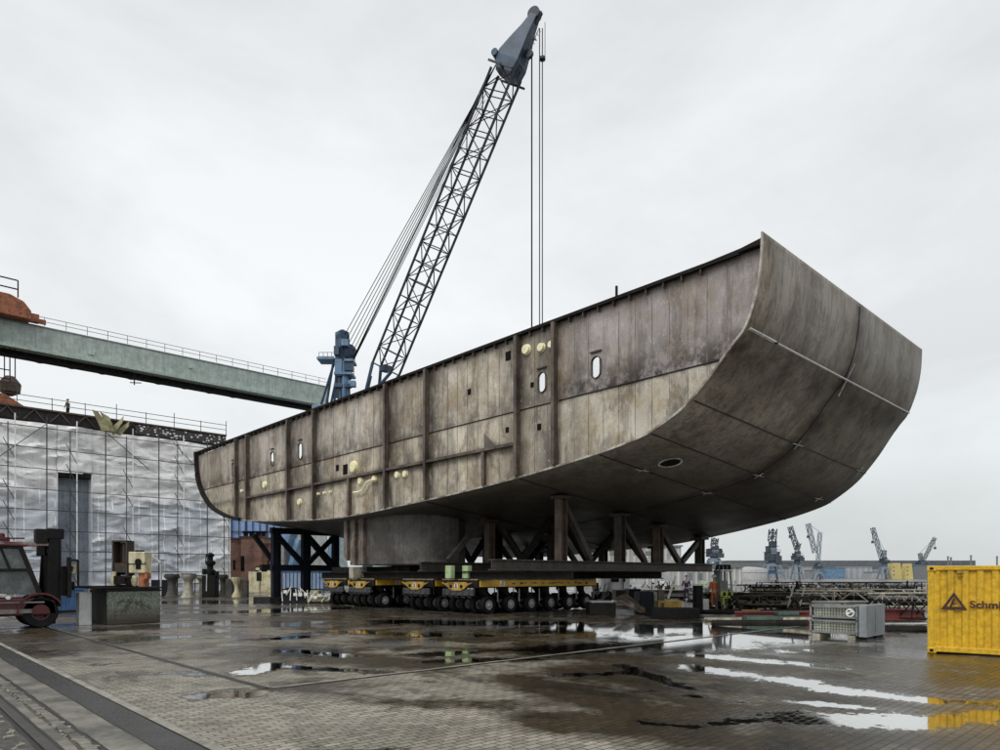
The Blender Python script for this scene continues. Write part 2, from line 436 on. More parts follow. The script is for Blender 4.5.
# big vertical webs with face flange
for px,t in zip(WEBS,WT):
    w=MB(); zl=zlow(t)+.0; zt=ZD-.05
    dep=.24
    w.box((-dep/2-.03,t,(zl+zt)/2),(dep,.05,zt-zl))
    w.box((-dep-.05,t,(zl+.05+zt)/2),(.035,.15,zt-zl-.1))
    w.build('deep_web_frame',M_web,hull)
for px in (487,352):      # short webs below the stringer
    t=T(px); zl=zlow(t); w=MB(); w.box((-.12,t,(zl+7.0)/2),(.2,.05,7.0-zl)); w.box((-.235,t,(zl+7.0)/2),(.03,.16,6.95-zl)); w.build('short_web_frame',M_web,hull)
tris_=MB(); t=T(487)
tris_.prism([(t-.05,7.13),(t-.05,7.75),(t-.75,7.13)],-.2,-.17,'x'); tris_.build('bracket_plate',M_web,hull)
w=MB(); t0,t1=WT[1]-.0,36.2
w.box((-.12,(t0+t1)/2,7.06),(.22,t1-t0,.05)); w.box((-.24,(t0+t1)/2,7.06),(.03,t1-t0,.12)); w.build('stringer',M_web,hull)
# plate seam along the face
w=MB(); w.box((-.028,(1.2+T(560))/2,8.4),(.03,T(560)-1.2,.04)); w.box((-.028,(T(556)+45)/2,8.4),(.03,45-T(556),.035)); w.build('plate_seam',M_weld,hull)
# bottom edge flange (light lip)
w=MB()
for a,b in zip(PR[:-1],PR[1:]):
    if a[0]<37: w.bar((-.14,a[0],a[1]+.0),(-.14,b[0],b[1]+.0),.05,.07)
w2=MB()
for a,b in zip(PR[:-1],PR[1:]):
    if a[0]>=37: w2.bar((-.2,a[0],a[1]+.0),(-.2,b[0],b[1]+.0),.3,.2)
w2.build('edge_flange',M_dark,hull)
w.build('shell_edge_lip',mat('edge_metal',(.55,.52,.46),(.2,.17,.14),rough=.45,metal=.4),hull)
# deck edge: dark overhanging lip with brackets and small lugs
w=MB(); w.box((.1,23.05,ZD+.04),(.6,45.9,.05)); w.box((-.18,23.3,ZD+.0),(.03,45.2,.09)); w.build('deck_edge_plate',M_dark,hull)
t=2.
while t<45:
    w=MB(); w.box((-.1,t,ZD-.12),(.14,.03,.2)); w.build('edge_bracket',M_brown,hull); t+=.68
for px in (617,):
    t=T(px); w=MB(); w.tube((0,t,ZD),(0,t,ZD+.5),.05); w.build('lifting_post',M_dark,hull)
w=MB(); w.prism([(.03,ZD+.0),(.03,ZT-.02),(.8,ZT-.12),(2.4,ZD+.2),(3.0,ZD+.05)],.1,.16,'x'); w.build('corner_plate',M_dark,hull)
M_stub=mat('stub_cream',(.95,.92,.66),(.8,.75,.45),rough=.4,streak=.15)
# short stubs, bright cream paint standing in for lit openings
stub=[(528,350,.26),(543,348,.22),(553,345,.18),(355,467,.42),(362,481,.25),(376,479,.22),(399,475,.22),(407,474,.22),(266,485,.3),(301,502,.25),(320,494,.1),(326,493,.1),(332,492,.1),(243,491,.14)]
for px,py,r in stub:
    r*=.72; t,z=TZ(px,py); w=MB(); w.lathe([(r*1.15,-.02),(r*1.15,-.05),(r,-.05),(r,-.15),(r*.96,-.16),(r*.5,-.165)],(0,t,z),16,'x'); w.build('lit_opening_stub',M_stub,hull,smooth=True)
w=MB()
def tp(px,py,x=-.2): t,z=TZ(px,py); return (x,t,z)
w.path([tp(357,493),tp(362,492.5),tp(366,491),tp(368,487),tp(370,483),tp(374,481),tp(380,480)],.06); w.build('bent_pipe',M_stub,hull)
w=MB()
for px,py,q in ((338,468,.28),(346,469.5,.45),(509,356,.3),(540,427,.2),(508,430,.18),(533,385,.16),(470,392,.2)):
    t,z=TZ(px,py); w=MB(); w.box((-.02,t,z),(.04,q,q*1.2)); w.build('square_cutout',mat('hole_black',(.008,.008,.008),(.005,.005,.005),rough=.9),hull)
for px,py,q in ((389,459,.3),(443,363,.18),(429,372,.2)):
    pass
# weld seams on shell: horizontal following points, vertical at mid depth
def on_shell(px,py): return TZ(px,py)
def seam(t,z,name,m,wd,s0=0.,s1=15.,off=.035):
    w=MB(); pr=None
    # outward normal approx from neighbours
    i=min(range(len(PR)),key=lambda i:(PR[i][0]-t)**2+(PR[i][1]-z)**2)
    a,b=PR[max(i-1,0)],PR[min(i+1,len(PR)-1)]; d=Vector((b[0]-a[0],b[1]-a[1])).normalized(); nrm=Vector((d.y,-d.x))
    if nrm.x>0 and nrm.y>0: nrm=-nrm
    t,z=PR[i]
    pts=[Vector(shellpt(t,z,s))+Vector((0,nrm.x*off,nrm.y*off)) for s in [s0+(s1-s0)*q/12 for q in range(13)]]
    for p,q in zip(pts[:-1],pts[1:]): w.bar(p,q,wd,.03)
    return w.build(name,m,hull)
seam(*TZ(748,328),'weld_seam',M_weld,.07)
seam(*TZ(748,328),'chalked_seam',M_white,.13,0.,1.7,.055)
seam(*TZ(748,328),'chalked_seam',M_white,.08,1.9,14.9,.055)
for q in ((696,400),(650,434),(600,454),(520,478),(430,500)): seam(*TZ(*q),'weld_seam',M_weld,.045)
w=MB()
for sx in (7.5,):
    pp=[Vector(shellpt(t,z,sx)) for t,z in PR[:75]]
    for i in range(1,len(pp)-1):
        d=(pp[i+1]-pp[i-1]).normalized(); nn=Vector((0,d.z,-d.y)); nn=-nn if nn.y>0 and abs(nn.y)>.3 or nn.z>0 and abs(nn.y)<=.3 else nn
        pp[i]=pp[i]+nn*.03
    for a,b in zip(pp[1:-2],pp[2:-1]): w.bar(a,b,.03,.02)
w.build('vertical_weld_seam',M_weld,hull)
# small chalk crosses at the joints
for (t_,z_,sx) in ((TZ(748,328)+(7.6,)),(TZ(696,400)+(7.6,)),(TZ(650,434)+(7.6,)),(TZ(696,400)+(14.2,)),(TZ(650,434)+(13.6,)),(TZ(600,454)+(7.4,)),(TZ(600,454)+(2.6,))):
    i=min(range(len(PR)),key=lambda i:(PR[i][0]-t_)**2+(PR[i][1]-z_)**2)
    a,b=PR[max(i-2,0)],PR[min(i+2,len(PR)-1)]; w=MB()
    A=Vector(shellpt(*a,sx)); B=Vector(shellpt(*b,sx)); d=(B-A).normalized(); c=Vector(shellpt(*PR[i],sx))
    nn=Vector((0,-d.z,d.y)); nn=-nn if nn.z>0 or (nn.y>0) else nn
    c=c+nn*.07; L=.62 if z_>8.5 else .2
    w.bar(c-d*L,c+d*L,.045,.02)
    w.bar(c-Vector((.45,0,0)),c+Vector((.45,0,0)),.035,.02); w.build('chalk_mark',M_chalk,hull)
# ring on the bottom plating
def plane_hit(px,py,tt):
    t,z=TZ(px,py); return t,z
w=MB(); c=Vector(shellpt(5.0,zlow(5.0),2.8)); ring=[]
for i in range(24):
    a=2*math.pi*i/24; tt=5.0+.42*math.sin(a); ring.append(Vector(shellpt(tt,zlow(tt),2.8+.42*math.cos(a)))+Vector((0,0,-.05)))
for a,b in zip(ring,ring[1:]+ring[:1]): w.bar(a,b,.06,.04)
w.build('drain_ring',M_chalk,hull)
w=MB(); cc=sum(ring,Vector())/24; w.add([cc]+[v+(cc-v)*.12 for v in ring],[(0,1+i,1+(i+1)%24) for i in range(24)]); w.build('drain_cover',MATS['hole_black'],hull)
# inner deck beams visible through holes kept minimal: transverse top ties
for sx in (14.6,):
    w=MB(); w.box((sx,23,ZT-.3),(.5,44.5,.15)); w.build('rear_edge_beam',M_dark,hull)
# skeg / keel box
w=MB(); t0,t1=T(405),T(357)
zb0=2.30
pl=[(.75,t1+.3),(.8,t1-1.5),(1.0,t0+2.2),(1.5,t0+1.0),(2.3,t0+.3),(3.4,t0),(4.4,t0+.6),(4.6,t1+.3)]
w.prism(pl,zb0,5.25,'z'); w.build('skeg_box',M_skeg,hull,bev=.1,smooth=True)
w=MB(); ta,tb=T(357)+.3,T(334)
for i in range(5):
    a=ta+(tb-ta)*i/5; b=ta+(tb-ta)*(i+.72)/5
    w.prism([(a,5.0),(b,5.0),(b,2.35 if i<4 else 2.9),(a,2.35 if i<3 else 2.6)],.7 if i%2 else .55,2.2,'x')
w.box((1.9,(ta+tb)/2,3.7),(1.5,tb-ta-.3,2.7)); w.build('skeg_nose',mat('nose_steel',(.2,.175,.15),(.09,.07,.055),rough=.55,rust=.3),hull,bev=.04)

# ================================================================== LOAD FRAMES under the hull
def L(s,t,z=0): return (19.33+s,9.29+t,z)
def zhull(s,t): return shellpt(t,zlow(min(max(t,1),45)),s)[2]
def load_frame(t,s_list,diags,label,s0,s1,beamz=2.42,m=M_frame,w0=.42,group='steel load frames under the hull'):
    o=thing('load_frame',label,'load frame',L(0,t),0,group)
    b=MB(); b.ibeam((s0,0,beamz-.22),(s1,0,beamz-.22),w0,.44); b.build('base_beam',m,o)
    for i,s in enumerate(s_list):
        zt=zhull(s,t)-.1; b=MB(); b.ibeam((s,0,beamz),(s,0,zt-.12),w0*.95,w0*.95); b.build('post',M_brown if (i%2==0 and m is M_frame) else m,o)
        b=MB(); b.box((s,0,zt-.06),(.7,.7,.12)); b.build('cap_plate',m,o)
    for (a,za,c,zc) in diags:
        b=MB(); b.bar((a,0,za),(c,0,zc),.24,.24); b.build('diagonal_brace',m,o)
    return o
load_frame(10.55,[2.9,7.1,10.3,14.3],[(3.1,4.9,4.9,2.5),(7.3,4.4,9.1,2.5),(10.5,4.1,12.2,2.5),(14.1,3.6,12.5,2.5)],'nearest brown load frame with four posts right of the trailers',-1.2,15.6)
load_frame(16.6,[4.2,9.,13.5],[(4.0,4.9,1.5,2.5),(4.4,4.9,6.6,2.5),(9.2,4.2,11,2.5)],'dark load frame with braces both sides standing above the paired trailers',-.2,15)
load_frame(21.,[8,12.5],[(8.2,4.4,10.2,2.5),(12.3,4.2,10.4,2.5)],'dark load frame hidden deep behind the keel box',1.5,15)
load_frame(13.6,[6.,11.2,14.6],[(5.8,4.9,3.6,2.5),(6.2,4.8,8.4,2.5),(11.0,4.3,8.6,2.5),(11.4,4.2,13.6,2.5)],'dark load frame just behind the nearest brown one with crossing braces',2.,15.4,m=M_dark)
load_frame(19.0,[3.0,7.,11.5],[(3.2,5.,5.,2.5),(6.8,4.8,5.0,2.5),(7.2,4.7,9.2,2.5),(11.3,4.3,9.4,2.5)],'dark load frame with V braces right of the keel box',1.6,15,m=M_dark)
# cross beams between frames and trailers
for s,lab in ((1.2,'front cross beam'),(9.6,'rear cross beam')):
    b=MB(); b.ibeam((0,9.9 if s>7 else 8.4,1.79),(0,28.5,1.79),.5,.36)
    tag(b.build('cross_beam',M_dark),'dark steel '+lab+' lying across the trailer decks','beam','cross beams on the trailers',L(s,0))
for i,t_g in enumerate((14.1,15.1,16.1,17.4,18.4,19.4,22.7,23.6,24.5,25.6,26.5,27.4)):
    b=MB(); b.bar((1.5,0,1.79),(9.2,0,1.79),.3,.33); tag(b.build('dark_filler_beam',M_dark),'added dark filler beam lying lengthwise on a trailer deck','beam','filler beams added to darken the trailer deck gap',L(0,t_g))  # beams added, set close so the gap over the decks looks dark
b=MB(); b.box((3.4,1.5,2.13),(3.6,8,.3)); tag(b.build('cross_beam',M_dark),'broad dark slab added to darken the gap under the keel box','beam','cross beams on the trailers',L(0,22.5))  # slab added to close off daylight showing under the keel box
# packing timbers and pale green blocks
for px,py0,py1,m,lab in ((450,566,579,M_lime,'left pale green bearing block above trailer shield'),(467,566,579,M_lime,'right pale green bearing block above trailer shield'),(358,567,578,M_conc,'grey packing block under the ribbed end of keel box')):
    p=P(px,py1,31.6 if px>400 else 38.0); b=MB(); h=(py1-py0)/F*(31.6 if px>400 else 38.0)
    b.box((0,0,h/2),(.26 if px>400 else .9,.4,h)); tag(b.build('bearing_block',m,bev=.02),lab,'block',None,(p.x,p.y,1.63),0)
# blue black end frame
p=G(276,602); 
ef=thing('end_support_frame','blue black braced steel support frame under the far left end of the hull','support frame',(P(275,576,46.5).x,P(275,576,46.5).y,0),0)
for x0 in (0,2.2,4.6):
    b=MB(); b.bar((x0,0,0),(x0,0,4.95),.42); b.build('post',M_dblue,ef)
for z in (2.3,4.85):
    b=MB(); b.bar((-.3,0,z),(4.9,0,z),.4,.4); b.build('beam',M_dblue,ef)
for a,b_ in (((0,0,4.7),(2.2,0,2.4)),((2.3,0,4.7),(4.5,0,2.5)),((2.3,0,2.5),(4.5,0,4.6))):
    b=MB(); b.bar(a,b_,.3); b.build('diagonal_brace',M_dblue,ef)
b=MB(); b.box((2.3,.6,.15),(6,2.6,.3)); b.build('foot_plate',M_dark,ef)
for x0 in (.9,3.2):
    b=MB(); b.bar((x0,1.6,0),(x0,1.6,4.8),.4); b.build('post',M_black,ef)
for a,b_ in (((.9,1.6,4.6),(3.2,1.6,2.4)),((3.2,1.6,4.6),(5.2,1.6,2.4)),((.9,1.6,2.4),(-.8,1.6,4.6))):
    b=MB(); b.bar(a,b_,.28); b.build('diagonal_brace',M_black,ef)
b=MB(); b.bar((-.3,1.6,2.35),(5,1.6,2.35),.4,.4); b.build('beam',M_black,ef)

# ================================================================== TRAILERS
def wheel(parent,x,y,z,r=.41,w=.3):
    t=MB(); t.lathe([(r*.55,-w/2),(r*.93,-w/2),(r,-w*.35),(r,w*.35),(r*.93,w/2),(r*.55,w/2)],(0,0,0),20,'y',False); o=t.build('wheel',M_black,parent,smooth=True); o.location=(x,y,z)
    t=MB(); s=-1 if y<0 else 1
    t.lathe([(r*.56,-w*.4),(r*.56,w*.44),(r*.48,w*.46),(r*.44,w*.28),(r*.22,w*.28),(r*.2,w*.5),(r*.1,w*.52)],(0,0,0),16,'y')
    for i in range(8):
        a=2*math.pi*i/8; t.box((r*.33*math.cos(a),w*.32,r*.33*math.sin(a)),(.035,.04,.035))
    q=t.build('rim',M_rim,o,smooth=True); q.rotation_euler=(0,0,math.pi if y<0 else 0)
    return o
def trailer():
    o=thing('modular_trailer','','trailer',(0,0,0),0,'self-propelled modular trailers under the hull')
    W=2.6; Ln=8.4
    b=MB(); b.box((Ln/2,0,1.38),(Ln,W-.12,.36)); b.build('chassis',M_dark,o,bev=.02)
    b=MB(); b.box((Ln/2,0,1.585),(Ln,W,.05)); 
    for i in range(24): b.box((.2+i*.35,-W/2-.02,1.6),(.06,.04,.05))
    b.build('deck',mat('deck_edge',(.3,.25,.15),(.1,.08,.05),rough=.5,scale=5),o)
    for sy in (-1,1):
        b=MB(); b.box((Ln/2+.05,sy*(W/2+.0),1.40),(Ln-.1,.05,.30)); sb=b.build('side_beam',mat('beam_yellow',(.82,.50,.06),(.6,.36,.04),rough=.4,streak=.3),o,bev=.01)
        b=MB(); b.box((1.5,sy*(W/2+.028),1.41),(.3,.01,.22)); b.build('logo_square',M_white,sb)
        b=MB(); b.box((1.5,sy*(W/2+.036),1.46),(.05,.008,.1)); b.box((1.45,sy*(W/2+.036),1.37),(.18,.008,.03)); b.build('logo_mark',M_red,sb)
        b=MB(); random.seed(5); x=2.2
        while x<7.6:
            q=random.choice((.12,.16,.2)); b.box((x,sy*(W/2+.028),1.40+random.uniform(-.02,.02)),(q,.008,random.choice((.05,.07,.1)))); x+=q+random.choice((.05,.07,.35))
        b.build('worn_lettering',M_brown,sb)
    # front shield
    b=MB(); pl=[(-1.15,1.46),(-.8,1.40),(-.62,1.47),(.62,1.47),(.8,1.40),(1.15,1.46),(.76,1.3),(.52,1.15),(.26,1.08),(-.26,1.08),(-.52,1.15),(-.76,1.3)]
    b.prism(pl,-.2,-.14,'x'); s=b.build('end_shield',M_yel,o)
    b=MB(); b.box((-.21,0,1.28),(.02,.24,.22)); b.build('logo_square',M_white,s)
    b=MB(); b.box((-.225,0,1.32),(.01,.1,.12)); b.box((-.225,0,1.22),(.01,.2,.04)); b.build('logo_mark',M_red,s)
    for y in (-.38,.38): b=MB(); b.lathe([(.08,-.24),(.08,-.2)],(0,y,1.27),12,'x'); b.build('coupling_eye',M_dark,s)

    b=MB()
    for y in (-.9,-.45,0,.45,.9): b.path([(-.1,y,1.1),(-.25,y+.05,.95),(-.2,y+.1,.8),(-.05,y,.75)],.025)
    b.box((-.08,0,1.0),(.12,2.2,.3)); b.build('hydraulic_hoses',M_tubed,o)
    # axle lines
    for i in range(6):
        x=.75+i*1.4
        for sy in (-1,1):
            b=MB(); b.lathe([(.22,1.0),(.22,1.2)],(x,sy*.72,0),12); b.bar((x,sy*.72,1.05),(x+.35,sy*.72,.6),.28,.2); b.bar((x+.35,sy*.72,.62),(x,sy*.72,.45),.22,.2); b.tube((x,sy*.3,.42),(x,sy*1.14,.42),.09,10); b.build('bogie',M_dark,o)
            wheel(o,x,sy*1.08,.42); wheel(o,x,sy*.40,.42)
        b=MB(); b.tube((x+.55,-1.2,1.15),(x+.55,-1.2,.55),.03,8); b.build('suspension_cylinder',M_rim,o)
    return o
tr0=trailer()
labs=['yellow and black multi-axle trailer nearest, its long side and six wheels in full view','yellow and black multi-axle trailer second from the right, shield beside the green blocks','yellow and black multi-axle trailer under the keel box, third from the right','leftmost yellow and black multi-axle trailer, its shield at the frame of blue steel']
for i,tc_ in enumerate((15.1,18.35,23.6,26.5)):
    loc=L(.95,tc_)
    if i==0: tr0.location=loc; tr0['label']=labs[0]
    else: dup(tr0,loc,None,labs[i])
# ================================================================== BIG CRANE
def crane():
    C0=P(352,576,92); o=thing('slewing_crane','tall blue slewing crane with dark lattice boom rising behind the hull','crane',(C0.x,C0.y,0),0)
    def Q(px,py,Y): return P(px,py,Y)-Vector((C0.x,C0.y,0))
    A=Q(374,398,92.5); B=Q(506,74,82)
    d=(B-A).normalized(); u=d.cross(Vector((0,0,1))).normalized(); v=u.cross(d).normalized()
    b=MB(); N_=16; A1=A+(B-A)*.10
    hw,hh=.85,1.8
    b.lattice(A1,B,hw,hh,N_,.165,.07,u,v); 
    o2=b.build('boom',M_chord,o)
    for sx in (-1,1):
        b=MB(); foot=A+u*(sx*1.5)-d*1.5
        for sy in (-1,1):
            b.tube(foot,A1+u*(sx*hw)+v*(sy*hh),.22,8)
        b.tube(A+u*(sx*1.4),A+(A1-A)*.6+v*hh*.6+u*sx*hw,.1)
        b.build('boom_foot',M_cblued,o2)
    b=MB(); b.tube(A1+u*hw-v*hh,A1-u*hw+v*hh,.1); b.tube(A1-u*hw-v*hh,A1+u*hw+v*hh,.1)
    b.box(A1+v*.1,(1.2,1.2,.7)); b.box(A+Vector((.8,0,1.2)),(1.6,1.2,.8)); b.build('boom_machinery',M_cblued,o2)
    # head : polygonal box
    Hh=Q(534,16,80.5); dd=(Hh-B)
    ld=dd.length; d2=dd.normalized(); u2=d2.cross(Vector((0,0,1))).normalized(); v2=u2.cross(d2).normalized()
    b=MB(); prof_=[(0,-1.5,1.0),(.0,1.2,1.0)]
    secs=[(-.02,-1.45,1.2,1.3),(.2,-1.55,2.1,1.3),(.32,-1.4,2.1,1.2),(.55,-1.1,1.55,1.0),(.8,-.75,.9,.7),(1.0,-.6,.55,.5)]
    vs=[]
    for f_,lo,hi,w_ in secs:
        c=B+dd*f_
        for vv,uu in ((lo,-w_),(lo,w_),(hi*.55,w_),(hi,w_*.45),(hi,-w_*.45),(hi*.55,-w_)): vs.append(c+v2*vv+u2*uu)
    fs=[]
    for i in range(len(secs)-1):
        for j in range(6): fs.append((i*6+j,i*6+(j+1)%6,(i+1)*6+(j+1)%6,(i+1)*6+j))
    fs+=[tuple(range(6)),tuple(range(len(vs)-1,len(vs)-7,-1))]
    b.add(vs,fs); hd=b.build('boom_head',M_cblued,o)
    for f_,hw_ in ((.2,1.42),(.38,1.2),(.55,1.05),(.72,.85)):
        c=B+dd*f_; q=MB(); q.bar(c-v2*1.2-u2*hw_,c+v2*1.2-u2*hw_,.09); q.build('panel_rib',M_cblue,hd)
    q=MB()
    for k_ in range(12): c=B+dd*(.05+.07*k_)-v2*1.6; q.bar(c-u2*.3,c+u2*.3,.05)
    q.bar(B-v2*1.6-u2*.3,B+dd*.85-v2*1.2-u2*.3,.06); q.bar(B-v2*1.6+u2*.3,B+dd*.85-v2*1.2+u2*.3,.06); q.build('head_ladder',M_chord,hd)
    q=MB(); c=B-v2*.2
    q.bar(c-u2*2.0,c+u2*2.0,.25,.25); q.bar(c-u2*1.9-v2*1.7,c-u2*1.9+v2*1.9,.2); q.bar(c+u2*1.9-v2*1.7,c+u2*1.9+v2*1.9,.2); q.build('head_base_frame',M_chord,hd)
    b=MB(); c=B+dd*1.02
    for q in (-.35,.35): 
        a,bb=c+u2*(q-.08),c+u2*(q+.08); b.tube(a,bb,.75,18)
    b.bar(c-d2*.8-v2*.5,c+d2*.5-v2*.6,.5,.5); b.build('sheave',M_chord,hd)
    c3=B+dd*.42-v2*1.75
    b=MB(); b.tube(c3-u2*.2,c3+u2*.2,.5,16); b.bar(c3+v2*.5,c3-Vector((0,0,.6)),.3,.3); b.build('sheave',M_chord,hd)
    b=MB(); c4=B+dd*.22+v2*2.3; b.tube(c4-u2*.9,c4+u2*.9,.42,14); b.build('sheave',M_cblued,hd)
    # hoist ropes
    def rope(px,py,py2,Y,r=.07,nm='hoist_rope'):
        r*=1.05
        t=Q(px,py,Y); bt=Vector((t.x,t.y,(Q(px,py2,Y)).z)); b=MB(); b.tube(t,bt,r,5); b.build(nm,M_rope,o); return bt
    for px in (531.8,): rope(px,52,341,80.8,.085)
    for px in (539.6,542.4): rope(px,28,341,80.4,.06)
    e=rope(545,22,58,80.4,.035); b=MB(); b.lathe([(.1,-.3),(.36,-.2),(.36,.1),(.15,.25)],tuple(Q(542.5,58,80.4)),12); b.build('limit_weight',M_chord,o)
    hk=Q(536.5,343,80.5); b=MB(); b.box(hk,(1.4,.6,1.6)); b.tube(hk-Vector((0,0,.8)),hk-Vector((0,0,2)),.15); b.build('hook_block',M_chord,o,bev=.1)
    # A frame tower
    def R_(px,py,Y=92.): return Q(px,py,Y)
    tw=MB(); tw.bar(R_(342,398),R_(342,332),1.45,1.3); tw.bar(R_(345,380),R_(343,335),1.2,1.3)
    tb=tw.build('mast_tower',M_cblued,o,bev=.06)
    tw=MB(); tw.bar(R_(342.5,405,91.2),R_(342.5,362,91.2),1.5,.6); tw.bar(R_(347,405,91.2),R_(346,374,91.2),.8,.6); tw.build('access_tower',M_cblue,o,bev=.05)
    for px0,py0,px1,py1 in ((335,360,320,408),(337,362,334,408),(340,362,330,408),(333,364,326,408)):
        b=MB(); b.bar(R_(px0,py0,90.8),R_(px1,py1,90.8),.24); b.build('stay_leg',M_cblued,o)
    for px_,py_,w_,h_,m_ in ((339,368,1.0,2.2,M_cblue),(349,366,1.1,1.4,M_cblued),(345,343,.9,.9,M_cblue),(337,351,.7,1.2,M_cblued),(343,386,2.2,.5,M_cblued),(352,384,1.0,.8,M_cblue)):
        b=MB(); b.box(R_(px_,py_,90.9),(w_,.8,h_),PHI); b.build('equipment_box',m_,o,bev=.05)
    for px_ in (338,341,346,350):
        b=MB(); b.tube(R_(px_,398,90.7),R_(px_-1,340+abs(px_-343)*4,90.9),.08,5); b.build('conduit',M_chord,o)
    def deckp(px0,px1,py,nm='platform'):
        b=MB(); a=R_(px0,py,91.5); c=R_(px1,py,91.5); b.bar(a,c,2.4,.3); pf=b.build(nm,M_cblue,o)
        b=MB(); up=Vector((0,0,1.1)); 
        for z in (.55,1.1): b.bar(a+Vector((0,0,z)),c+Vector((0,0,z)),.05)
        for q in range(5): p=a.lerp(c,q/4); b.bar(p,p+up,.05)
        b.build('railing',M_tubed,pf)
    deckp(319,336,360.5); deckp(346,355,362.5); deckp(336,354,375.5)
    b=MB(); b.lathe([(.5,-.6),(1.,-.4),(1.,.4),(.5,.6)],tuple(R_(349,352)),12,'y'); b.lathe([(.5,-.6),(.8,-.4),(.8,.4),(.5,.6)],tuple(R_(342,336)),12,'y'); b.build('rope_drum',M_cblued,o)
    for i in range(6):
        b=MB(); b.tube(R_(344+i*1.7,336+i*5.0,91.6+i*.1),Vector(c4)-u2*(.8-.3*i)+v2*(.3-.25*i),.06,4); b.build('pendant_rope',M_rope,o)
    for i in range(5):
        b=MB(); b.tube(R_(353-i*.8,358+i*2.5,91.4),B+(A-B)*(.01+.015*i)+u*(.8-.4*i)+v*(1.9+.1*i),.045,4); b.build('luffing_rope',M_rope,o)
    # slewing house and portal, behind the hull
    zc=Q(350,410,92).z
    b=MB(); b.box((0,0,zc-3.2),(9,7,6.2),PHI); b.build('machine_house',M_cblue,o,bev=.15)
    b=MB(); b.lathe([(2.6,zc-8.5),(2.2,zc-6.4)],(0,0,0),20); b.build('slew_ring',M_cblued,o)
    b=MB(); b.box((0,0,zc-9.),(11,11,1.2),PHI); b.build('portal_platform',M_cblue,o)
    for sx in (-1,1):
        for sy in (-1,1):
            b=MB(); b.bar((sx*4.5,sy*4.5,zc-9.5),(sx*7,sy*7,.6),1.1,1.1); b.box((sx*7,sy*7,.35),(1.4,3,.7)); b.build('portal_leg',M_cblue,o)
crane()
# ================================================================== GANTRY CRANE
g=thing('gantry_crane','green box girder gantry crane spanning above the wrapped dock hall','gantry crane',(0,96,0),0)
zA=27.6
gb=MB(); gb.box((14,0,29.4),(77,3.0,3.0)); gird=gb.build('girder',M_green,g,bev=.05)
x=-22.
while x<52:
    q=MB(); q.box((x,-1.515,29.4),(.05,.03,2.9)); q.build('panel_joint',M_greenl,gird); x+=4.6
q=MB(); q.box((14,-1.53,30.75),(76.8,.06,.12)); q.build('cable_tray',M_grey,gird)
gb=MB(); gb.box((14,-.2,27.78),(77,4.2,.36)); gb.build('lower_flange',M_greenl,g)
gb=MB(); gb.box((14,-.1,27.35),(77,1.6,.5)); gb.build('trolley_rail_beam',M_dark,g)
gb=MB(); x=-24
while x<52: gb.bar((x,-1.6,30.9),(x,-1.6,31.9),.05); x+=2.2
for z in (31.4,31.9): gb.bar((-24,-1.6,z),(52,-1.6,z),.05)
gb.build('walkway_railing',M_tubed,g)
x=13.5
while x<36:
    pts=[(x+3.1*q/8,-1.9,27.3-.9*math.sin(math.pi*q/8)) for q in range(9)]; b=MB(); b.path(pts,.06,4); b.build('festoon_cable',M_black,g); x+=3.2
for lx in (51.5,-23):
    for sy in (-1,1):
        b=MB(); b.bar((lx,sy*.8,27.1),(lx+.3,sy*7,.6),1.6,1.3); b.build('gantry_leg',M_green,g)
    b=MB(); b.box((lx+.3,0,.6),(1.4,17,1.0)); b.build('gantry_sill_beam',M_green,g)
b=MB(); b.box((20.4,-1.6,28.9),(.7,.2,.5)); b.box((32,-1.6,29.6),(.4,.2,.4)); b.build('girder_box',M_greenl,g)
b=MB(); p=P(147,386,86); b.bar((P(147,386,82).x,-1.9,27.3),(P(147,386,82).x,-1.9,25.8),.12); b.bar((P(147,386,82).x-.5,-1.9,26.0),(P(147,386,82).x+.8,-1.9,26.2),.1); b.build('inspection_hanger',M_dark,g)
# trolley on the girder
t_=P(-8,318,78)
tr_=thing('crane_trolley','rust orange crane trolley riding on the green girder','crane trolley',(t_.x,96,30.9),0)
b=MB(); b.prism([(-4,0),(3.2,0),(3.2,1.0),(2.5,1.9),(1.2,2.4),(-1.5,2.4),(-4,1.9)],-3.0,2.8,'y'); b.build('housing',M_orange,tr_,bev=.1)
b=MB()
for z in (.9,1.9): b.bar((-4,-2.6,z+2.3),(2.0,-2.6,z+2.3),.12)
for x in (-3.5,-1.7,.2,2.0): b.bar((x,-2.6,2.3),(x,-2.6,4.2),.12)
b.build('railing',M_dark,tr_)
b=MB(); b.box((3.6,-2,.5),(.9,.8,.9)); b.box((4.4,-2,.3),(.7,.3,.5)); b.build('drive_unit',M_orange,tr_)
b=MB(); b.bar((-3.2,-2.3,-4),(-3.2,-2.3,.2),1.0,.7); b.bar((-1.2,-2.0,.2),(-1.2,-2.0,-3.9),.12); b.bar((.2,-2.0,.2),(.2,-2.0,-3.9),.12); b.bar((-.5,-2.0,-.2),(-.5,-2.0,-3.8),.3); b.build('service_ladder',M_tubed,tr_)
b=MB(); b.box((-3.8,-2.3,-5.2),(3.2,1.6,2.6)); b.build('lower_cabin',M_orange,tr_,bev=.1)
b=MB()
for z in (-7.2,-6.2): b.bar((-5,-3.1,z),(1.2,-3.1,z),.1)
for x in (-3,-1.4,.2,1.2): b.bar((x,-3.1,-7.6),(x,-3.1,-5),.08)
b.build('cabin_railing',M_dark,tr_)
hk=thing('lifting_beam','rust orange conical lifting spreader hanging from the gantry trolley','lifting gear',(t_.x+.2,94.6,0),0)
b=MB(); b.prism([(-3.3,20.2),(3.3,20.2),(3.1,20.7),(.6,22.2),(-.6,22.2),(-3.1,20.7)],-.9,.9,'y'); b.build('spreader',M_orange,hk,bev=.05)
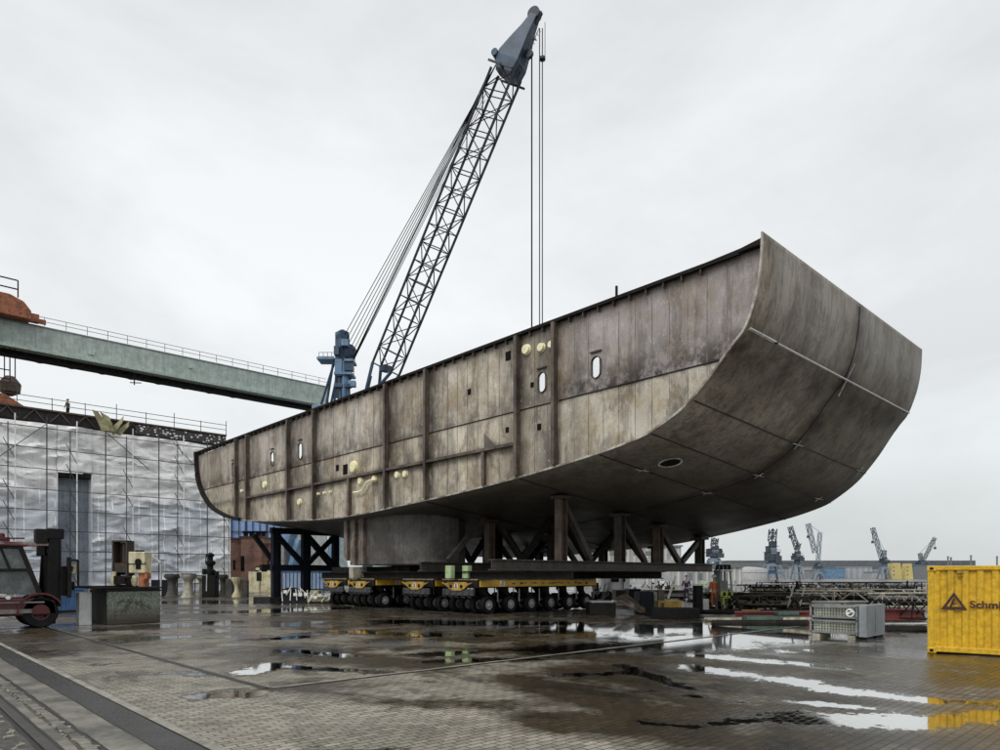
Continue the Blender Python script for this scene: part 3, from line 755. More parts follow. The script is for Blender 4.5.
b=MB(); b.lathe([(.25,22.2),(1.0,22.6),(1.1,23.6),(.5,24.4)],(1.2,0,0),12); b.build('hook_block',M_brown,hk)
for x in (.7,1.2,1.7):
    b=MB(); b.tube((x,0,24.3),(x,0,31),.06,5); b.build('rope',M_rope,hk)
b=MB(); b.lathe([(.1,18.3),(.9,19.3),(1.1,20.2)],(-1.6,0,0),10); b.path([(1.6,0,20.2),(1.6,0,19.2),(1.9,0,18.8),(1.5,0,18.5)],.12); b.box((3.1,0,19.9),(.4,.5,.8)); b.build('hook',M_dark,hk)
# ================================================================== WRAPPED HALL
def m_tarp():
    m,k,bs=newmat('scaffold_sheeting')
    tc=k('ShaderNodeTexCoord').outputs['Object']
    sp=k('ShaderNodeSeparateXYZ',i_Vector=tc); x,y,z=sp.outputs
    n=k.ramp(k.noise(k.mapv(tc,(.12,1,.5)),1,4,.5,.5),[(.35,0.),(.65,1.)])
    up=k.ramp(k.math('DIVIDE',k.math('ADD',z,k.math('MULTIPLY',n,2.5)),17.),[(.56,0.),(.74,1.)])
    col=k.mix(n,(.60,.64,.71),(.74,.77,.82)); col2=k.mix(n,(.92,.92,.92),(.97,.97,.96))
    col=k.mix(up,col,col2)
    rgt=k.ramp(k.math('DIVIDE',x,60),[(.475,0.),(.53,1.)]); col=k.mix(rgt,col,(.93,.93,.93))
    sag=k.math('MULTIPLY',k.noise(k.mapv(tc,(.13,1,.05)),1,3,.5),5.)
    v=k('ShaderNodeCombineXYZ',i_X=k.math('MULTIPLY',x,.16),i_Y=y,i_Z=k.math('MULTIPLY',k.math('ADD',z,sag),1.0)).outputs[0]
    fld=k.noise(v,1.3,4,.5,.9); fine=k.noise(v,4.5,4,.6,.8)
    fx=k.math('FRACT',k.math('DIVIDE',x,1.28)); lap=k.ramp(fx,[(0.,1.),(.06,1.),(.08,0.),(1.,0.)])
    brk=k.ramp(k.noise(k.mapv(tc,(.6,.6,.3)),1,2,.5),[(.44,0.),(.46,1.)])
    lapz=k.math('MULTIPLY',k.math('MULTIPLY',lap,brk),k.ramp(k.math('DIVIDE',z,17.),[(.62,1.),(.8,.15)]))
    col=k.mix(.65,col,k.ramp(fld,[(.40,.72),(.5,.97),(.60,1.0)]),'MULTIPLY')
    col=k.mix(.4,col,k.ramp(fine,[(.35,.72),(.5,1.)]),'MULTIPLY')
    fx2=k.math('FRACT',k.math('DIVIDE',k.math('ADD',x,.5),.64)); lap2=k.ramp(fx2,[(0.,.0),(.02,.8),(.05,0.),(1.,0.)])
    col=k.mix(k.math('MULTIPLY',lap2,.5),col,(.30,.32,.36))
    col=k.mix(lapz,col,(1.,1.,1.))
    k.put(bs.inputs['Base Color'],col); bs.inputs['Roughness'].default_value=.5
    hb=k.math('ADD',fld,k.math('MULTIPLY',fine,.4))
    k.put(bs.inputs['Normal'],k('ShaderNodeBump',i_Strength=.4,i_Distance=.3,i_Height=hb))
    return m
def m_net():
    m,k,bs=newmat('holed_netting'); tc=k('ShaderNodeTexCoord').outputs['Object']
    v=k('ShaderNodeTexVoronoi',i_Vector=k.mapv(tc,(2.6,1,3.4)),i_Scale=1.); n=k.noise(tc,1.5,3,.6)
    f=k.ramp(k.math('ADD',v.outputs['Distance'],k.math('MULTIPLY',n,.25)),[(.42,1.),(.5,0.)])
    k.put(bs.inputs['Base Color'],k.mix(f,(.035,.03,.03),(.75,.76,.76))); return m
M_net=m_net()
M_tarp=m_tarp()
X1=31.4; X0=-26.; KY=80.
hall=thing('wrapped_dock_hall','dock hall wrapped in pale grey scaffold sheeting behind the forklift','hall',(0,KY,0),0)
np.random.seed(4)
from mathutils import noise as mnoise
def sheet(xa,xb,za,zb,step,amp,y0=0.,f=lambda x,z:0):
    nx=max(2,int((xb-xa)/step)); nz=max(2,int((zb-za)/step)); b=MB(); vs=[];fs=[]
    for j in range(nz+1):
        z=za+(zb-za)*j/nz
        for i in range(nx+1):
            x=xa+(xb-xa)*i/nx
            h=mnoise.noise(Vector((x*.13,z*.3,1.)))
            sg=z+1.3*h+.5*abs(math.sin(x*.61+h*3))
            d=amp*(.9*mnoise.noise(Vector((x*.28,sg*.75,3.)))+.55*mnoise.noise(Vector((x*.5,sg*1.9,7.)))+.3*mnoise.noise(Vector((x*1.3,sg*3.3,2.))))
            vs.append((x,y0+d+f(x,z),z))
    for j in range(nz):
        for i in range(nx): a=j*(nx+1)+i; fs.append((a,a+1,a+nx+2,a+nx+1))
    b.add(vs,fs); return b
DX0,DX1,DZ=P(57,576,68.1).x,P(91,576,70.3).x,12.1
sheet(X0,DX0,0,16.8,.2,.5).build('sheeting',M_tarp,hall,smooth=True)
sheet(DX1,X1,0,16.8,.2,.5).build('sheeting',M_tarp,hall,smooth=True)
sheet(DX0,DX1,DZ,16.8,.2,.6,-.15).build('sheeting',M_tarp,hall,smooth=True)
sheet(DX0,DX1,0,DZ+.3,.3,.2,1.1).build('recessed_sheeting',mat('recess_sheeting',(.27,.30,.35),(.19,.215,.26),rough=.6,scale=.5,streak=.4),hall,smooth=True)
b=MB(); b.box(((DX0+DX1)/2,.5,DZ-.1),(DX1-DX0,1.3,.5)); b.build('doorway_surround',M_dark,hall)
b=MB(); b.box((X1-.05,6.,8.4),(.1,12,16.8)); b.build('side_sheeting',M_tarp,hall)
b=MB(); b.box(((X0+X1)/2,6.3,8.3),(X1-X0-.4,10,16.6)); b.build('hall_body',M_frame,hall)
for xx in (DX0,DX1):
    b=MB(); b.box((xx,.5,DZ/2),(.08,1.4,DZ)); b.build('doorway_side',M_tarp,hall)
# dark eaves truss
b=MB(); b.box(((X0+X1)/2,.9,17.55),(X1-X0,.3,1.5)); b.build('eaves_panel',mat('eaves_dark',(.045,.04,.042),(.03,.026,.026),rough=.7),hall)
b=MB(); x=X0
while x<X1-8:
    b.bar((x,.62,16.9),(x+1.1,.62,18.2),.09); b.bar((x+1.1,.62,18.2),(x+2.2,.62,16.9),.09); x+=2.2
b.bar((X0,.62,18.3),(X1,.62,18.3),.16); b.bar((X0,.62,16.85),(X1,.62,16.85),.16); b.build('eaves_truss',M_brown,hall)
b=MB(); b.box((X1-4.9,.66,17.45),(9.7,.05,1.3)); b.build('white_netting',M_net,hall)
b=MB()
for z in (18.95,19.5): b.bar((X0,.7,z),(X1,.7,z),.055)
x=X1
while x>X0: b.bar((x,.7,18.2),(x,.7,20.0 if int(x)%2 else 19.6),.06); x-=2.9
b.build('roof_railing',M_tubed,hall)
b=MB()
x=X0
while x<X1: b.bar((x,3.5,18.3),(x,3.5,19.0),.06); x+=2.
b.box(((X0+X1)/2,6.,16.95),(X1-X0,11.5,.2)); b.build('roof_deck',M_dark,hall)
b=MB(); 
def q3(px,py,dy): 
    r=(px-500)/F; Y=KY/(.73-SR*r)-.4; p=P(px,py,Y); return Vector((p.x,p.y-KY+dy,p.z))
for pts in (((91,410),(96,412),(109,430),(101,432)),((96,414),(110,425),(113,433),(100,431)),((109,430),(122,417),(120,424),(112,436)),((113,433),(128,422),(126,428),(119,436)),((99,412),(108,418),(111,428),(104,424))):
    vs=[q3(x,y,-.3-.25*i%.6) for i,(x,y) in enumerate(pts)]; b.add(vs,[(0,1,2,3)])
k_=b.build('gathered_tarpaulin',M_khaki,hall); md=k_.modifiers.new('s','SOLIDIFY'); md.thickness=.08
# scaffold in front of the sheeting
sc=thing('facade_scaffold','tube scaffold standing along the front of the wrapped hall','scaffold',(0,KY-.95,0),0)
M_tubew=mat('pale_tube',(.85,.86,.87),(.65,.66,.67),rough=.4)
x=X1-.2; k_=0
while x>6:
    b=MB(); b.tube((x,0,0),(x,0,17.3),.06,5); b.build('standard',M_tubew if k_%2==0 else M_tubed,sc)
    if k_%2==0 :
        b=MB(); b.tube((x-.5,.45,0),(x-.5,.45,16.5),.05,5); b.build('standard',M_tubed,sc)
        for z in range(1,16,2):
            if random.random()<.8:
                b=MB(); b.tube((x,0,z),(x-.95,0,z+1.9),.035,4); b.build('diagonal_brace',M_tubed,sc)
    x-=2.56; k_+=1
for i,z in enumerate((2.2,4.2,6.2,8.2,10.2,12.2,14.2,16.2)):
    b=MB(); b.tube((4,-.02,z),(X1,-.02,z),.04,4); b.build('ledger',M_tubed,sc)
for a,c in (((9.5,0,13),(13.2,0,16.6)),((18.5,0,16.5),(22.5,0,13.2)),((25,0,16.4),(28.5,0,12.8)),((28,0,12.2),(31,0,9.4)),((7,0,9),(9.4,0,13))):
    b=MB(); b.tube(a,c,.04,4); b.build('diagonal_brace',M_tubed,sc)
# ================================================================== PEOPLE
def person(loc,rz,label,mj,mt,mh,crouch=False,group=None):
    import bmesh
    o=thing('person',label,'person',loc,rz,group)
    def skin(name,verts,edges,rad,m,parent,sub=1):
        me=bpy.data.meshes.new(name); me.from_pydata(verts,edges,[]); q=bpy.data.objects.new(name,me); COL.objects.link(q)
        me.materials.append(m); q.parent=parent
        sk=q.modifiers.new('skin','SKIN'); 
        for i,r in enumerate(rad): me.skin_vertices[0].data[i].radius=(r,r*.85) if not isinstance(r,tuple) else r
        me.skin_vertices[0].data[0].use_root=True
        sk.use_smooth_shade=True
        s=q.modifiers.new('sub','SUBSURF'); s.levels=sub; s.render_levels=sub; return q
    V=[(0,0,.93),(0,0,1.12),(0,.01,1.35),(0,.0,1.47),(0,.0,1.56),(0,.02,1.68)]
    R=[(.14,.11),(.13,.1),(.16,.1),(.055,.055),(.05,.05),(.075,.095)]
    E=[(0,1),(1,2),(2,3),(3,4),(4,5)]
    for s in (-1,1):
        b0=len(V); V+=[(s*.19,0,1.41),(s*.26,.03,1.15),(s*.24,.16,.95),(s*.23,.2,.86)]; R+=[.055,.045,.036,.03]
        E+=[(2,b0),(b0,b0+1),(b0+1,b0+2),(b0+2,b0+3)]
        b1=len(V); V+=[(s*.1,0,.86),(s*.12,.03,.48),(s*.13,-.02,.09),(s*.14,.12,.04)]; R+=[.095,.062,.045,.04]
        E+=[(0,b1),(b1,b1+1),(b1+1,b1+2),(b1+2,b1+3)]
    skin('body',V,E,R,M_skin,o)
    skin('jacket',[(0,0,.9),(0,0,1.12),(0,.01,1.38),(-.2,0,1.41),(-.27,.03,1.14),(-.245,.14,.98),(.2,0,1.41),(.27,.03,1.14),(.245,.14,.98)],[(0,1),(1,2),(2,3),(3,4),(4,5),(2,6),(6,7),(7,8)],[(.17,.13),(.165,.125),(.185,.12),.075,.062,.05,.075,.062,.05],mj,o)
    skin('trousers',[(0,0,.95),(-.11,0,.84),(-.12,.03,.48),(-.13,-.02,.12),(.11,0,.84),(.12,.03,.48),(.13,-.02,.12)],[(0,1),(1,2),(2,3),(0,4),(4,5),(5,6)],[(.155,.125),.11,.08,.065,.11,.08,.065],mt,o)
    for s in (-1,1):
        b=MB(); b.box((s*.135,.05,.05),(.1,.28,.1)); b.build('boot',M_black,o,bev=.03)
        for fgr in range(5):
            pass
        b=MB()
        for q in range(4): b.tube((s*.235+(q-1.5)*.02*s,.21,.85),(s*.235+(q-1.5)*.022*s,.235,.77-.008*abs(q-1.5)),.009,5)
        b.tube((s*.2,.2,.86),(s*.185,.225,.81),.01,5); b.build('fingers',M_skin,o)
    b=MB(); b.lathe([(.125,1.69),(.12,1.73),(.10,1.79),(.05,1.825),(.01,1.83)],(0,.0,0),14); b.box((0,.13,1.695),(.2,.09,.015)); b.build('helmet',mh,o,smooth=True)
    b=MB()
    for s in (-1,1): b.box((s*.032,.118,1.66),(.022,.01,.012))
    b.box((0,.112,1.595),(.045,.01,.01)); b.build('eyes_and_mouth',M_dark,o)
    b=MB(); b.prism([(.1,1.665),(.14,1.625),(.1,1.62)],-.013,.013,'x'); b.build('nose',M_skin,o)
    return o
p=G(686.5,601); person(p,PHI+2.6,'person in navy blue work suit and blue helmet standing by the yellow ballast box',M_cloth,M_cloth,mat('helmet_blue',(.04,.1,.4)))
p=P(68,411.,69.5); person((p.x,80.9,18.0),PHI+1.5,'person in grey jacket and dark helmet on the roof of the wrapped hall',M_clothd,M_dark,M_clothd)
p=G(714,608.5); person(p,PHI+.5,'person in orange and white high visibility suit beside the lime forklift',M_hior,M_hior,M_white)
# ================================================================== LEFT FOREGROUND
def forklift():
    p=G(41,628); o=thing('forklift','dark red heavy forklift with enclosed cab and black mast at the left edge','forklift',p,0)
    # local: x to the right (forward), y away
    b=MB(); b.prism([(-3.6,.42),(-3.7,1.3),(-3.3,1.55),(-2.0,1.5),(-1.9,1.02),(.05,1.02),(.42,.92),(.5,.42)],.05,1.75,'y'); b.build('body',M_fred,o,bev=.06)
    b=MB(); b.prism([(-3.95,.4),(-4.0,1.35),(-3.55,1.7),(-3.2,1.65),(-3.2,.4)],.0,1.8,'y'); b.build('counterweight',M_fred,o,bev=.08)
    b=MB(); b.box((-1.2,.03,.58),(1.9,.05,.14)); b.box((-1.,.02,.87),(2.2,.04,.05)); b.build('step_trim',mat('trim_grey',(.2,.19,.185),(.1,.08,.08)),o)
    # fender arch
    b=MB(); n_=9
    for i in range(n_):
        a0=math.pi*(1.0-.85*i/n_)+.0; a1=math.pi*(1.0-.85*(i+1)/n_)
        b.bar((.66*math.cos(a0),.28,.5+.66*math.sin(a0)),(.66*math.cos(a1),.28,.5+.66*math.sin(a1)),.6,.06)
    b.build('fender',M_fred,o)
    # cab frame
    cab=MB()
    for y in (.12,1.68):
        cab.bar((-1.9,y,1.5),(-1.55,y,2.72),.1); cab.bar((.02,y,1.02),(-.55,y,2.7),.13); cab.bar((-1.9,y,1.93),(-.28,y,1.95),.1); cab.bar((-1.75,y,2.7),(-.5,y,2.72),.1); cab.bar((-.85,y,1.98),(-1.1,y,2.7),.07)
    cab.bar((.02,.12,1.05),(.02,1.68,1.05),.1); cab.bar((-.55,.12,2.7),(-.55,1.68,2.7),.1); cab.build('cab_frame',M_dark,o)
    for y in (.13,1.67):
        b=MB(); b.prism([(-1.85,1.2),(-.02,1.1),(-.25,1.9),(-1.85,1.9)],y-.01,y+.01,'y'); b.prism([(-1.8,1.98),(-.3,1.98),(-.55,2.65),(-1.6,2.65)],y-.01,y+.01,'y'); b.build('side_window',M_glass,o)
    b=MB(); b.add([(-.0,.2,1.1),(-.0,1.6,1.1),(-.53,1.6,2.65),(-.53,.2,2.65)],[(0,1,2,3)]); b.build('windscreen',M_glass,o)
    b=MB(); b.box((-1.15,.9,2.77),(1.6,1.7,.07)); b.build('roof',M_fred,o,bev=.02)
    b=MB(); b.bar((-2.6,.25,2.86),(.35,.25,2.83),.08,.1); b.bar((-2.6,1.55,2.86),(.35,1.55,2.83),.08,.1); b.build('tilt_beam',mat('worn_red_white',(.35,.27,.26),(.12,.04,.035),rough=.4,scale=3),o)
    b=MB(); b.box((-1.2,.7,2.98),(.8,.5,.14)); b.lathe([(.1,3.04),(.1,3.16),(.04,3.2)],(-1.0,.7,0),10); b.bar((-2,.4,2.95),(-.4,.4,3.02),.05); b.build('roof_equipment',M_fred,o)
    b=MB(); b.box((-1.4,.7,1.6),(.5,.6,.7)); b.lathe([(.02,1.75),(.18,1.78),(.18,1.8)],(-.55,.7,0),12); b.build('seat',M_black,o,bev=.06)
    b=MB(); b.lathe([(.07,-.03),(.07,.0)],(.0-.9,.05,.87+.17),12,'y'); b.build('lamp',M_white,o)
    # mast
    m_=MB()
    for y in (.25,1.45): m_.bar((.28,y,.12),(.45,y,3.3),.16,.34)
    m_.box((.45,.85,3.2),(.5,1.4,.35)); m_.box((.4,.85,2.6),(.42,1.3,.16)); m_.box((.32,.85,.5),(.42,1.3,.3)); m_.bar((.42,.6,.4),(.52,.6,3.1),.16); m_.bar((.42,1.1,.4),(.52,1.1,3.1),.16)
    m_.box((.38,.3,1.9),(.5,.1,2.4)); m_.build('mast',M_black,o,bev=.02)
    b=MB(); b.box((.05,.35,3.1),(.35,.4,.5)); b.box((.1,.4,2.6),(.3,.3,.35)); b.build('mast_motor',M_dark,o,bev=.03)
    b=MB(); b.box((.85,.85,1.55),(.12,1.5,1.0)); b.box((.9,.85,2.0),(.16,1.2,.2)); b.box((.95,.85,1.4),(.2,1.0,.3)); b.bar((.85,.2,1.0),(.85,.2,2.4),.12); b.bar((1.12,.2,1.35),(1.12,.2,2.3),.07); b.bar((.85,.2,2.3),(1.12,.2,2.3),.07); b.build('fork_carriage',M_dark,o)
    b=MB(); b.box((.95,.3,2.0),(.3,.05,.3)); b.build('carriage_plate',M_cream,o)
    for y in (.35,1.35):
        b=MB(); b.bar((.98,y,1.36),(3.1,y,1.36),.15,.06); b.build('fork',M_black,o)
    # wheels
    for x,y in ((0,.22),(0,1.58),(-3.1,.22),(-3.1,1.58)):
        r=.53 if x==0 else .42
        t=MB(); t.lathe([(r*.5,-.17),(r*.92,-.17),(r,-.1),(r,.1),(r*.92,.17),(r*.5,.17)],(0,0,0),28,'y',False); q=t.build('wheel',M_black,o,smooth=True); q.location=(x,y,r)
        t=MB(); t.lathe([(r*.52,-.14),(r*.52,.15),(r*.45,.15),(r*.4,.02),(r*.2,.02),(r*.18,.1),(r*.05,.1)],(0,0,0),20,'y')
        qq=t.build('rim',mat('rim_red',(.10,.045,.04),(.05,.022,.02),rough=.5),q,smooth=True)
        if y<1: qq.rotation_euler=(0,0,math.pi)
forklift()
# steel tank box
p=G(93,625); tz=0
tk=thing('steel_tank','flaking green black steel tank box standing right of the forklift forks','tank',(G(107,625).x,G(107,625).y,0),0)
b=MB(); b.box((.89,1.2,.64),(1.78,2.4,1.26)); b.build('tank_body',M_tank,tk,bev=.02)
b=MB(); b.box((-.02,1.2,.64),(.03,2.36,1.2)); b.build('dark_side_panel',M_dark,tk)
b=MB(); b.box((.7,1.1,1.32),(2.4,2.5,.05)); b.box((.89,-.01,1.22),(1.82,.04,.06)); b.build('lid',M_dark,tk)
bx_=lambda nm,lab,cat,px0,px1,py0,py1,Y,dep,m,base=None,bev=.02,rz=PHI: None
def boxthing(nm,lab,cat,px0,px1,py0,py1,Y,dep,m,rz=PHI,group=None,bev=.02,extra=None):
    a=P(px0,py1,Y); c=P(px1,py0,Y); w=(px1-px0)/F*Y; h=(py1-py0)/F*Y; mid=(a+c)/2; z0=a.z
    if abs(z0)<.25: z0=0
    o=thing(nm,lab,cat,(mid.x,mid.y,z0),rz,group); b=MB(); b.box((0,dep/2,h/2),(w,dep,h)); b.build('body',m,o,bev=bev)
    if extra: extra(o,w,dep,h)
    return o
boxthing('concrete_block','narrow grey concrete block between forklift and tank','block',80,91,592,625,24.2,.5,M_lgrey,rz=0)
# dark open machine frame on the tank
p=P(112.5,588,25); mf=thing('machine_frame','dark upright machine housing with slot standing on the tank lid','machine',(p.x,p.y,1.35),PHI)
b=MB(); w_,h_=.56,1.68
b.box((.03,.2,h_/2),(.06,.5,h_)); b.box((w_-.03,.2,h_/2),(.06,.5,h_)); b.box((w_/2,.2,h_),(w_,.5,.05)); b.box((w_/2,.42,h_*.62),(w_-.1,.04,h_*.72)); b.box((w_*.68,.1,h_*.72),(.08,.1,.75)); b.box((w_*.55,.2,h_*.42),(.6,.4,.35)); b.box((w_/2,.2,.04),(w_,.5,.08)); b.build('housing',M_frame,mf)
b=MB(); b.lathe([(.1,.05),(.11,.3),(.07,.42),(.09,.5),(.09,.56)],(.12,-.12,0),12); b.build('cylinder',M_cream,mf,smooth=True)
b=MB(); b.box((.38,-.15,.25),(.4,.2,.3)); b.lathe([(.05,-.3),(.05,.3)],(.5,-.2,.35),8,'x'); b.build('pump',M_dark,mf)
p=P(128,588,25); cd=thing('control_cabinet','cream cabinet with dark round opening on a brown stand on the tank lid','cabinet',(p.x,p.y,1.35),PHI)
b=MB(); b.box((.31,.25,.9),(.62,.5,.78)); b.build('casing',M_cream,cd,bev=.03)
b=MB(); b.lathe([(.12,-.02),(.12,.0)],(.38,-.01,.92),14,'y'); b.box((.31,-.01,.84),(.64,.02,.03)); b.box((.38,-.012,.8),(.18,.02,.3)); b.build('opening',M_black,cd)
b=MB(); b.box((.45,.25,.26),(.24,.3,.5)); b.box((.62,.2,.4),(.1,.3,.2)); b.build('stand',M_orange,cd)
b=MB(); b.lathe([(.05,.02),(.11,.1),(.12,.34),(.05,.42)],(.18,.1,0),12); b.build('bottle',M_cream,cd,smooth=True)
b=MB(); b.lathe([(.06,1.29),(.16,1.3),(.16,1.35),(.02,1.36)],(.3,.25,0),10); b.build('cap',M_dark,cd)
# blue skip
def ribs(o,w,d,h):
    b=MB(); n_=int(w/.35)
    for i in range(n_+1): b.box((-w/2+w*i/n_,-.03,h/2),(.06,.06,h-.04))
    b.box((0,-.04,h-.05),(w+.06,.08,.1)); b.build('rib',M_blue,o)
    b=MB(); b.box((0,-.05,.05),(w,.08,.1)); b.build('skid',M_dark,o)
boxthing('blue_container','low blue steel container behind the forklift wheel','container',36,80.5,588,613,32.5,2.2,M_blue,extra=ribs,rz=0)
boxthing('orange_crate','small orange crate on the blue container behind the mast','crate',33,46,582,587.5,33.,.6,M_orange,rz=0)
# striped cone like coil, pedestals etc.
def pedestal(px,pyb,pyt,w,m,label,flare=1.):
    Y=F*H/(pyb-576); h=(pyb-pyt)/F*Y; r=w/F*Y/2; p=P(px,pyb,Y); o=thing('bollard',label,'bollard',(p.x,p.y,0),0,'flared bollards in front of the hall')
    b=MB(); b.lathe([(r*.95,0),(r*.75,.12),(r*.55,h*.3),(r*.5,h*.6),(r*.62,h*.78),(r*.95,h*.88),(r,h*.94),(r,h)],(0,0,0),18); b.build('shaft',m,o,smooth=True)
    b=MB(); b.lathe([(r*.9,h),(r*.85,h+.07)],(0,0,0),18); b.build('cap',M_dark,o)
pedestal(172,596.5,575,15,M_concd,'dark flared bollard, leftmost of the row')
pedestal(188.5,597,574.5,16,M_conc,'pale cream flared bollard, tallest and brightest of the row')
pedestal(203,596.5,576,13,M_conc,'mottled flared bollard just left of the black capstan')
pedestal(223,596,575.5,10,M_concd,'dark green flared bollard right of the black capstan')
p=G(210.5,597); cp=thing('capstan_machine','black figure shaped capstan machine between the bollards','machine',(p.x,p.y,0),PHI)
b=MB(); b.box((0,0,.9),(1.1,.8,1.8)); b.lathe([(.35,1.8),(.42,2.2),(.22,2.35),(.22,2.6),(.4,2.75),(.4,2.95),(.2,3.05),(.2,3.35),(.3,3.4),(.3,3.55),(.08,3.7)],(0,0,0),14); b.box((-.5,0,2.1),(.25,.4,.5)); b.box((.52,0,1.9),(.25,.4,.5)); b.bar((-.4,0,2.9),(-.35,0,3.6),.08)
b.build('body',M_black,cp,bev=.03)
b=MB(); b.bar((-.15,-.42,.5),(-.12,-.42,1.9),.08); b.build('shiny_pipe',M_rim,cp)
p=G(236,597); cq=thing('carved_stand','cream and dark patterned stand before the brick building','stand',(p.x,p.y,0),PHI)
b=MB(); b.lathe([(.45,0),(.4,.15),(.22,.5),(.2,.9),(.35,1.2),(.5,1.5),(.5,1.65)],(.1,0,0),12); b.build('post',M_cream,cq,smooth=True)
b=MB(); b.box((-.55,.1,.75),(.5,.5,1.5)); b.box((.75,.1,.7),(.4,.5,1.4)); b.build('side_block',M_concd,cq)
# fence rail behind pedestals
rl=MB()
a=G(168,592); c=G(222,592)
for z in (.9,1.6): rl.bar((a.x,a.y,z),(c.x,c.y,z),.06)
for q in range(7): v=a.lerp(c,q/6); rl.bar((v.x,v.y,0),(v.x,v.y,1.65),.07)
tag(rl.build('guard_rail',M_dark),'thin dark guard rail behind the bollards','railing')
boxthing('blue_bin','dark blue bin left of the bollards','bin',151,168,580,596,60,1.5,M_dblue)
boxthing('stacked_boards','stack of pale boards and beams beside the dark bollard','board stack',160,171,583,590,64,1.,M_wood)
# slanted grab rail with white stripe (152-163,y555-565)
b=MB(); b.tube(P(152,556,60),P(161,563,60),.12,6); b.tube(P(161,563,60),P(161,595.5,60),.08,6); tag(b.build('jib_arm',M_lgrey),'slanted white pipe arm on a post left of the bollards','pipe')
# ================================================================== BRICK BUILDING + BLUE WRAPPED STRUCTURE
def m_brick():
    m,k,bs=newmat('red_brick')
    tc=k('ShaderNodeTexCoord').outputs['Object']; sp=k('ShaderNodeSeparateXYZ',i_Vector=tc)
    v=k('ShaderNodeCombineXYZ',i_X=k.math('ADD',sp.outputs[0],sp.outputs[1]),i_Y=sp.outputs[2])
    br=k('ShaderNodeTexBrick',i_Vector=v.outputs[0],i_Scale=1.,i_Color1=(.52,.24,.17,1),i_Color2=(.36,.18,.13,1),i_Mortar=(.4,.33,.28,1))
    br.inputs['Brick Width'].default_value=.5; br.inputs['Row Height'].default_value=.18; br.inputs['Mortar Size'].default_value=.02
    col=k.mix(k.ramp(k.noise(tc,.7,5,.6),[(.42,0.),(.6,.6)]),br.outputs[0],(.16,.10,.08))
    k.put(bs.inputs['Base Color'],col); bs.inputs['Roughness'].default_value=.85; return m
M_brick=m_brick()
Yb=88.; p=P(224,576,Yb); bb=thing('brick_building','weathered red brick building between the wrapped hall and hull','building',(p.x,p.y,0),PHI)
s_=Yb/F
def bw(px0,px1,pyt,dep=8,y0=0,nm='wall'):
    h=(576-pyt)*s_+H; b=MB(); b.box((((px0+px1)/2-224)*s_,y0+dep/2,h/2),((px1-px0)*s_,dep,h)); return b.build(nm,M_brick,bb)
bw(224,241,539.5,8,.6); bw(241,262,538,9,0); bw(262,277,545,8,.5)
for px0,px1,py in ((223.5,241,539.5),(240.5,262.5,538),(262,277.3,545)):
    h=(576-py)*s_+H; b=MB(); b.box((((px0+px1)/2-224)*s_,3.8,h+.12),((px1-px0)*s_+.1,8,.24)); b.build('roof',mat('roof_slate',(.13,.07,.05),(.08,.05,.04)),bb)
for px,pyt,pyb,w in ((242.7,556,571,3.4),(247,0,0,0),(268,560,570,3),(232,560,570,3)):
    if w==0: continue
    h=(pyb-pyt)*s_; b=MB(); y_=-.04 if 241<px<262 else (.55 if px<241 else .45)
    b.box(((px-224)*s_,y_,H+(576-(pyt+pyb)/2)*s_),(w*s_,.1,h)); b.build('window',M_black,bb)
for px in (240,246,253,258):
    b=MB(); b.lathe([(.3,0),(.3,.5),(.45,.6),(.45,.8)],((px-224)*s_,2.,H+(576-538)*s_+.2),8); b.build('roof_vent',M_dark,bb)
for px in (233,252,270):
    b=MB(); b.bar(((px-224)*s_,-.12,0),((px-224)*s_,-.12,6),.1); b.build('downpipe',M_brick,bb)
boxthing('lean_to','black roofed lean-to against the brick building','shed',255,277,566,572,80,2.5,M_dark)
p=P(265,598,80); kio=thing('cream_kiosk','small cream kiosk with dark doorway before the brick building','kiosk',(P(257,576,72).x,P(257,576,72).y,0),PHI)
sk=72/F
b=MB(); b.box((1.0*sk*1,.4,1.1),(2.,.8,2.2)); b.box((12*sk,.4,1.3),(.35,.8,2.6)); b.box((6*sk,.4,2.5),(15*sk,.8,.3)); b.box((3*sk,.4,1.2),(.2,.8,2.4)); b.build('wall',M_cream,kio,bev=.02)
b=MB(); b.box((8*sk,.5,1.2),(.9,.5,2.3)); b.box((2*sk,-.03,1.7),(.5,.04,.9)); b.build('door',M_dark,kio)
M_bnet=mat('blue_netting',(.2,.33,.66),(.3,.42,.68),rough=.7,scale=.4,streak=.4)
p=P(224,576,118); bn=thing('blue_netted_scaffold','blue netted scaffold tower rising behind the brick building','scaffold',(p.x,p.y,0),PHI); s2=118/F
b=MB(); b.box((44*s2,4,H+30*s2),(92*s2,7,2*(H+30*s2)-H*2)); nb=b.build('netting',M_bnet,bn)
nb.location=(0,0,0)
for i in range(14):
    b=MB(); x=(i*7)*s2; b.bar((x,.3,0),(x,.3,13.),.12 if i%3 else .22); b.build('standard',M_tubed,bn)
for z in (2,4.5,7,9.5,11.8):
    b=MB(); b.bar((-2*s2,.25,z),(92*s2,.25,z),.12); b.build('ledger',M_tubed,bn)
for x in (0,):
    b=MB(); b.lattice((1*s2,-.3,0),(1*s2,-.3,12.5),.5,.5,9,.08,.06); b.build('ladder_tower',M_dblue,bn)
# pale panels visible through the end frame
boxthing('blue_site_container','light blue site container with white top under the end frame','container',282,331,571,590,66,2.5,mat('pale_blue',(.25,.36,.52),(.35,.45,.58)),extra=ribs)
b=MB(); b.bar(P(291,575,85),P(301,540,85),1.0); tag(b.build('blue_strut',M_cblue),'slanted pale blue steel strut seen through the end frame','strut')
b=MB(); b.bar(P(281,574,85),P(281,545,85),.5); tag(b.build('white_column',M_lgrey),'upright pale column seen through the end frame','column')
boxthing('cladding_panel','pale grey cladding panel between the blue braces','panel',306,327,533,572,90,.3,M_lgrey)
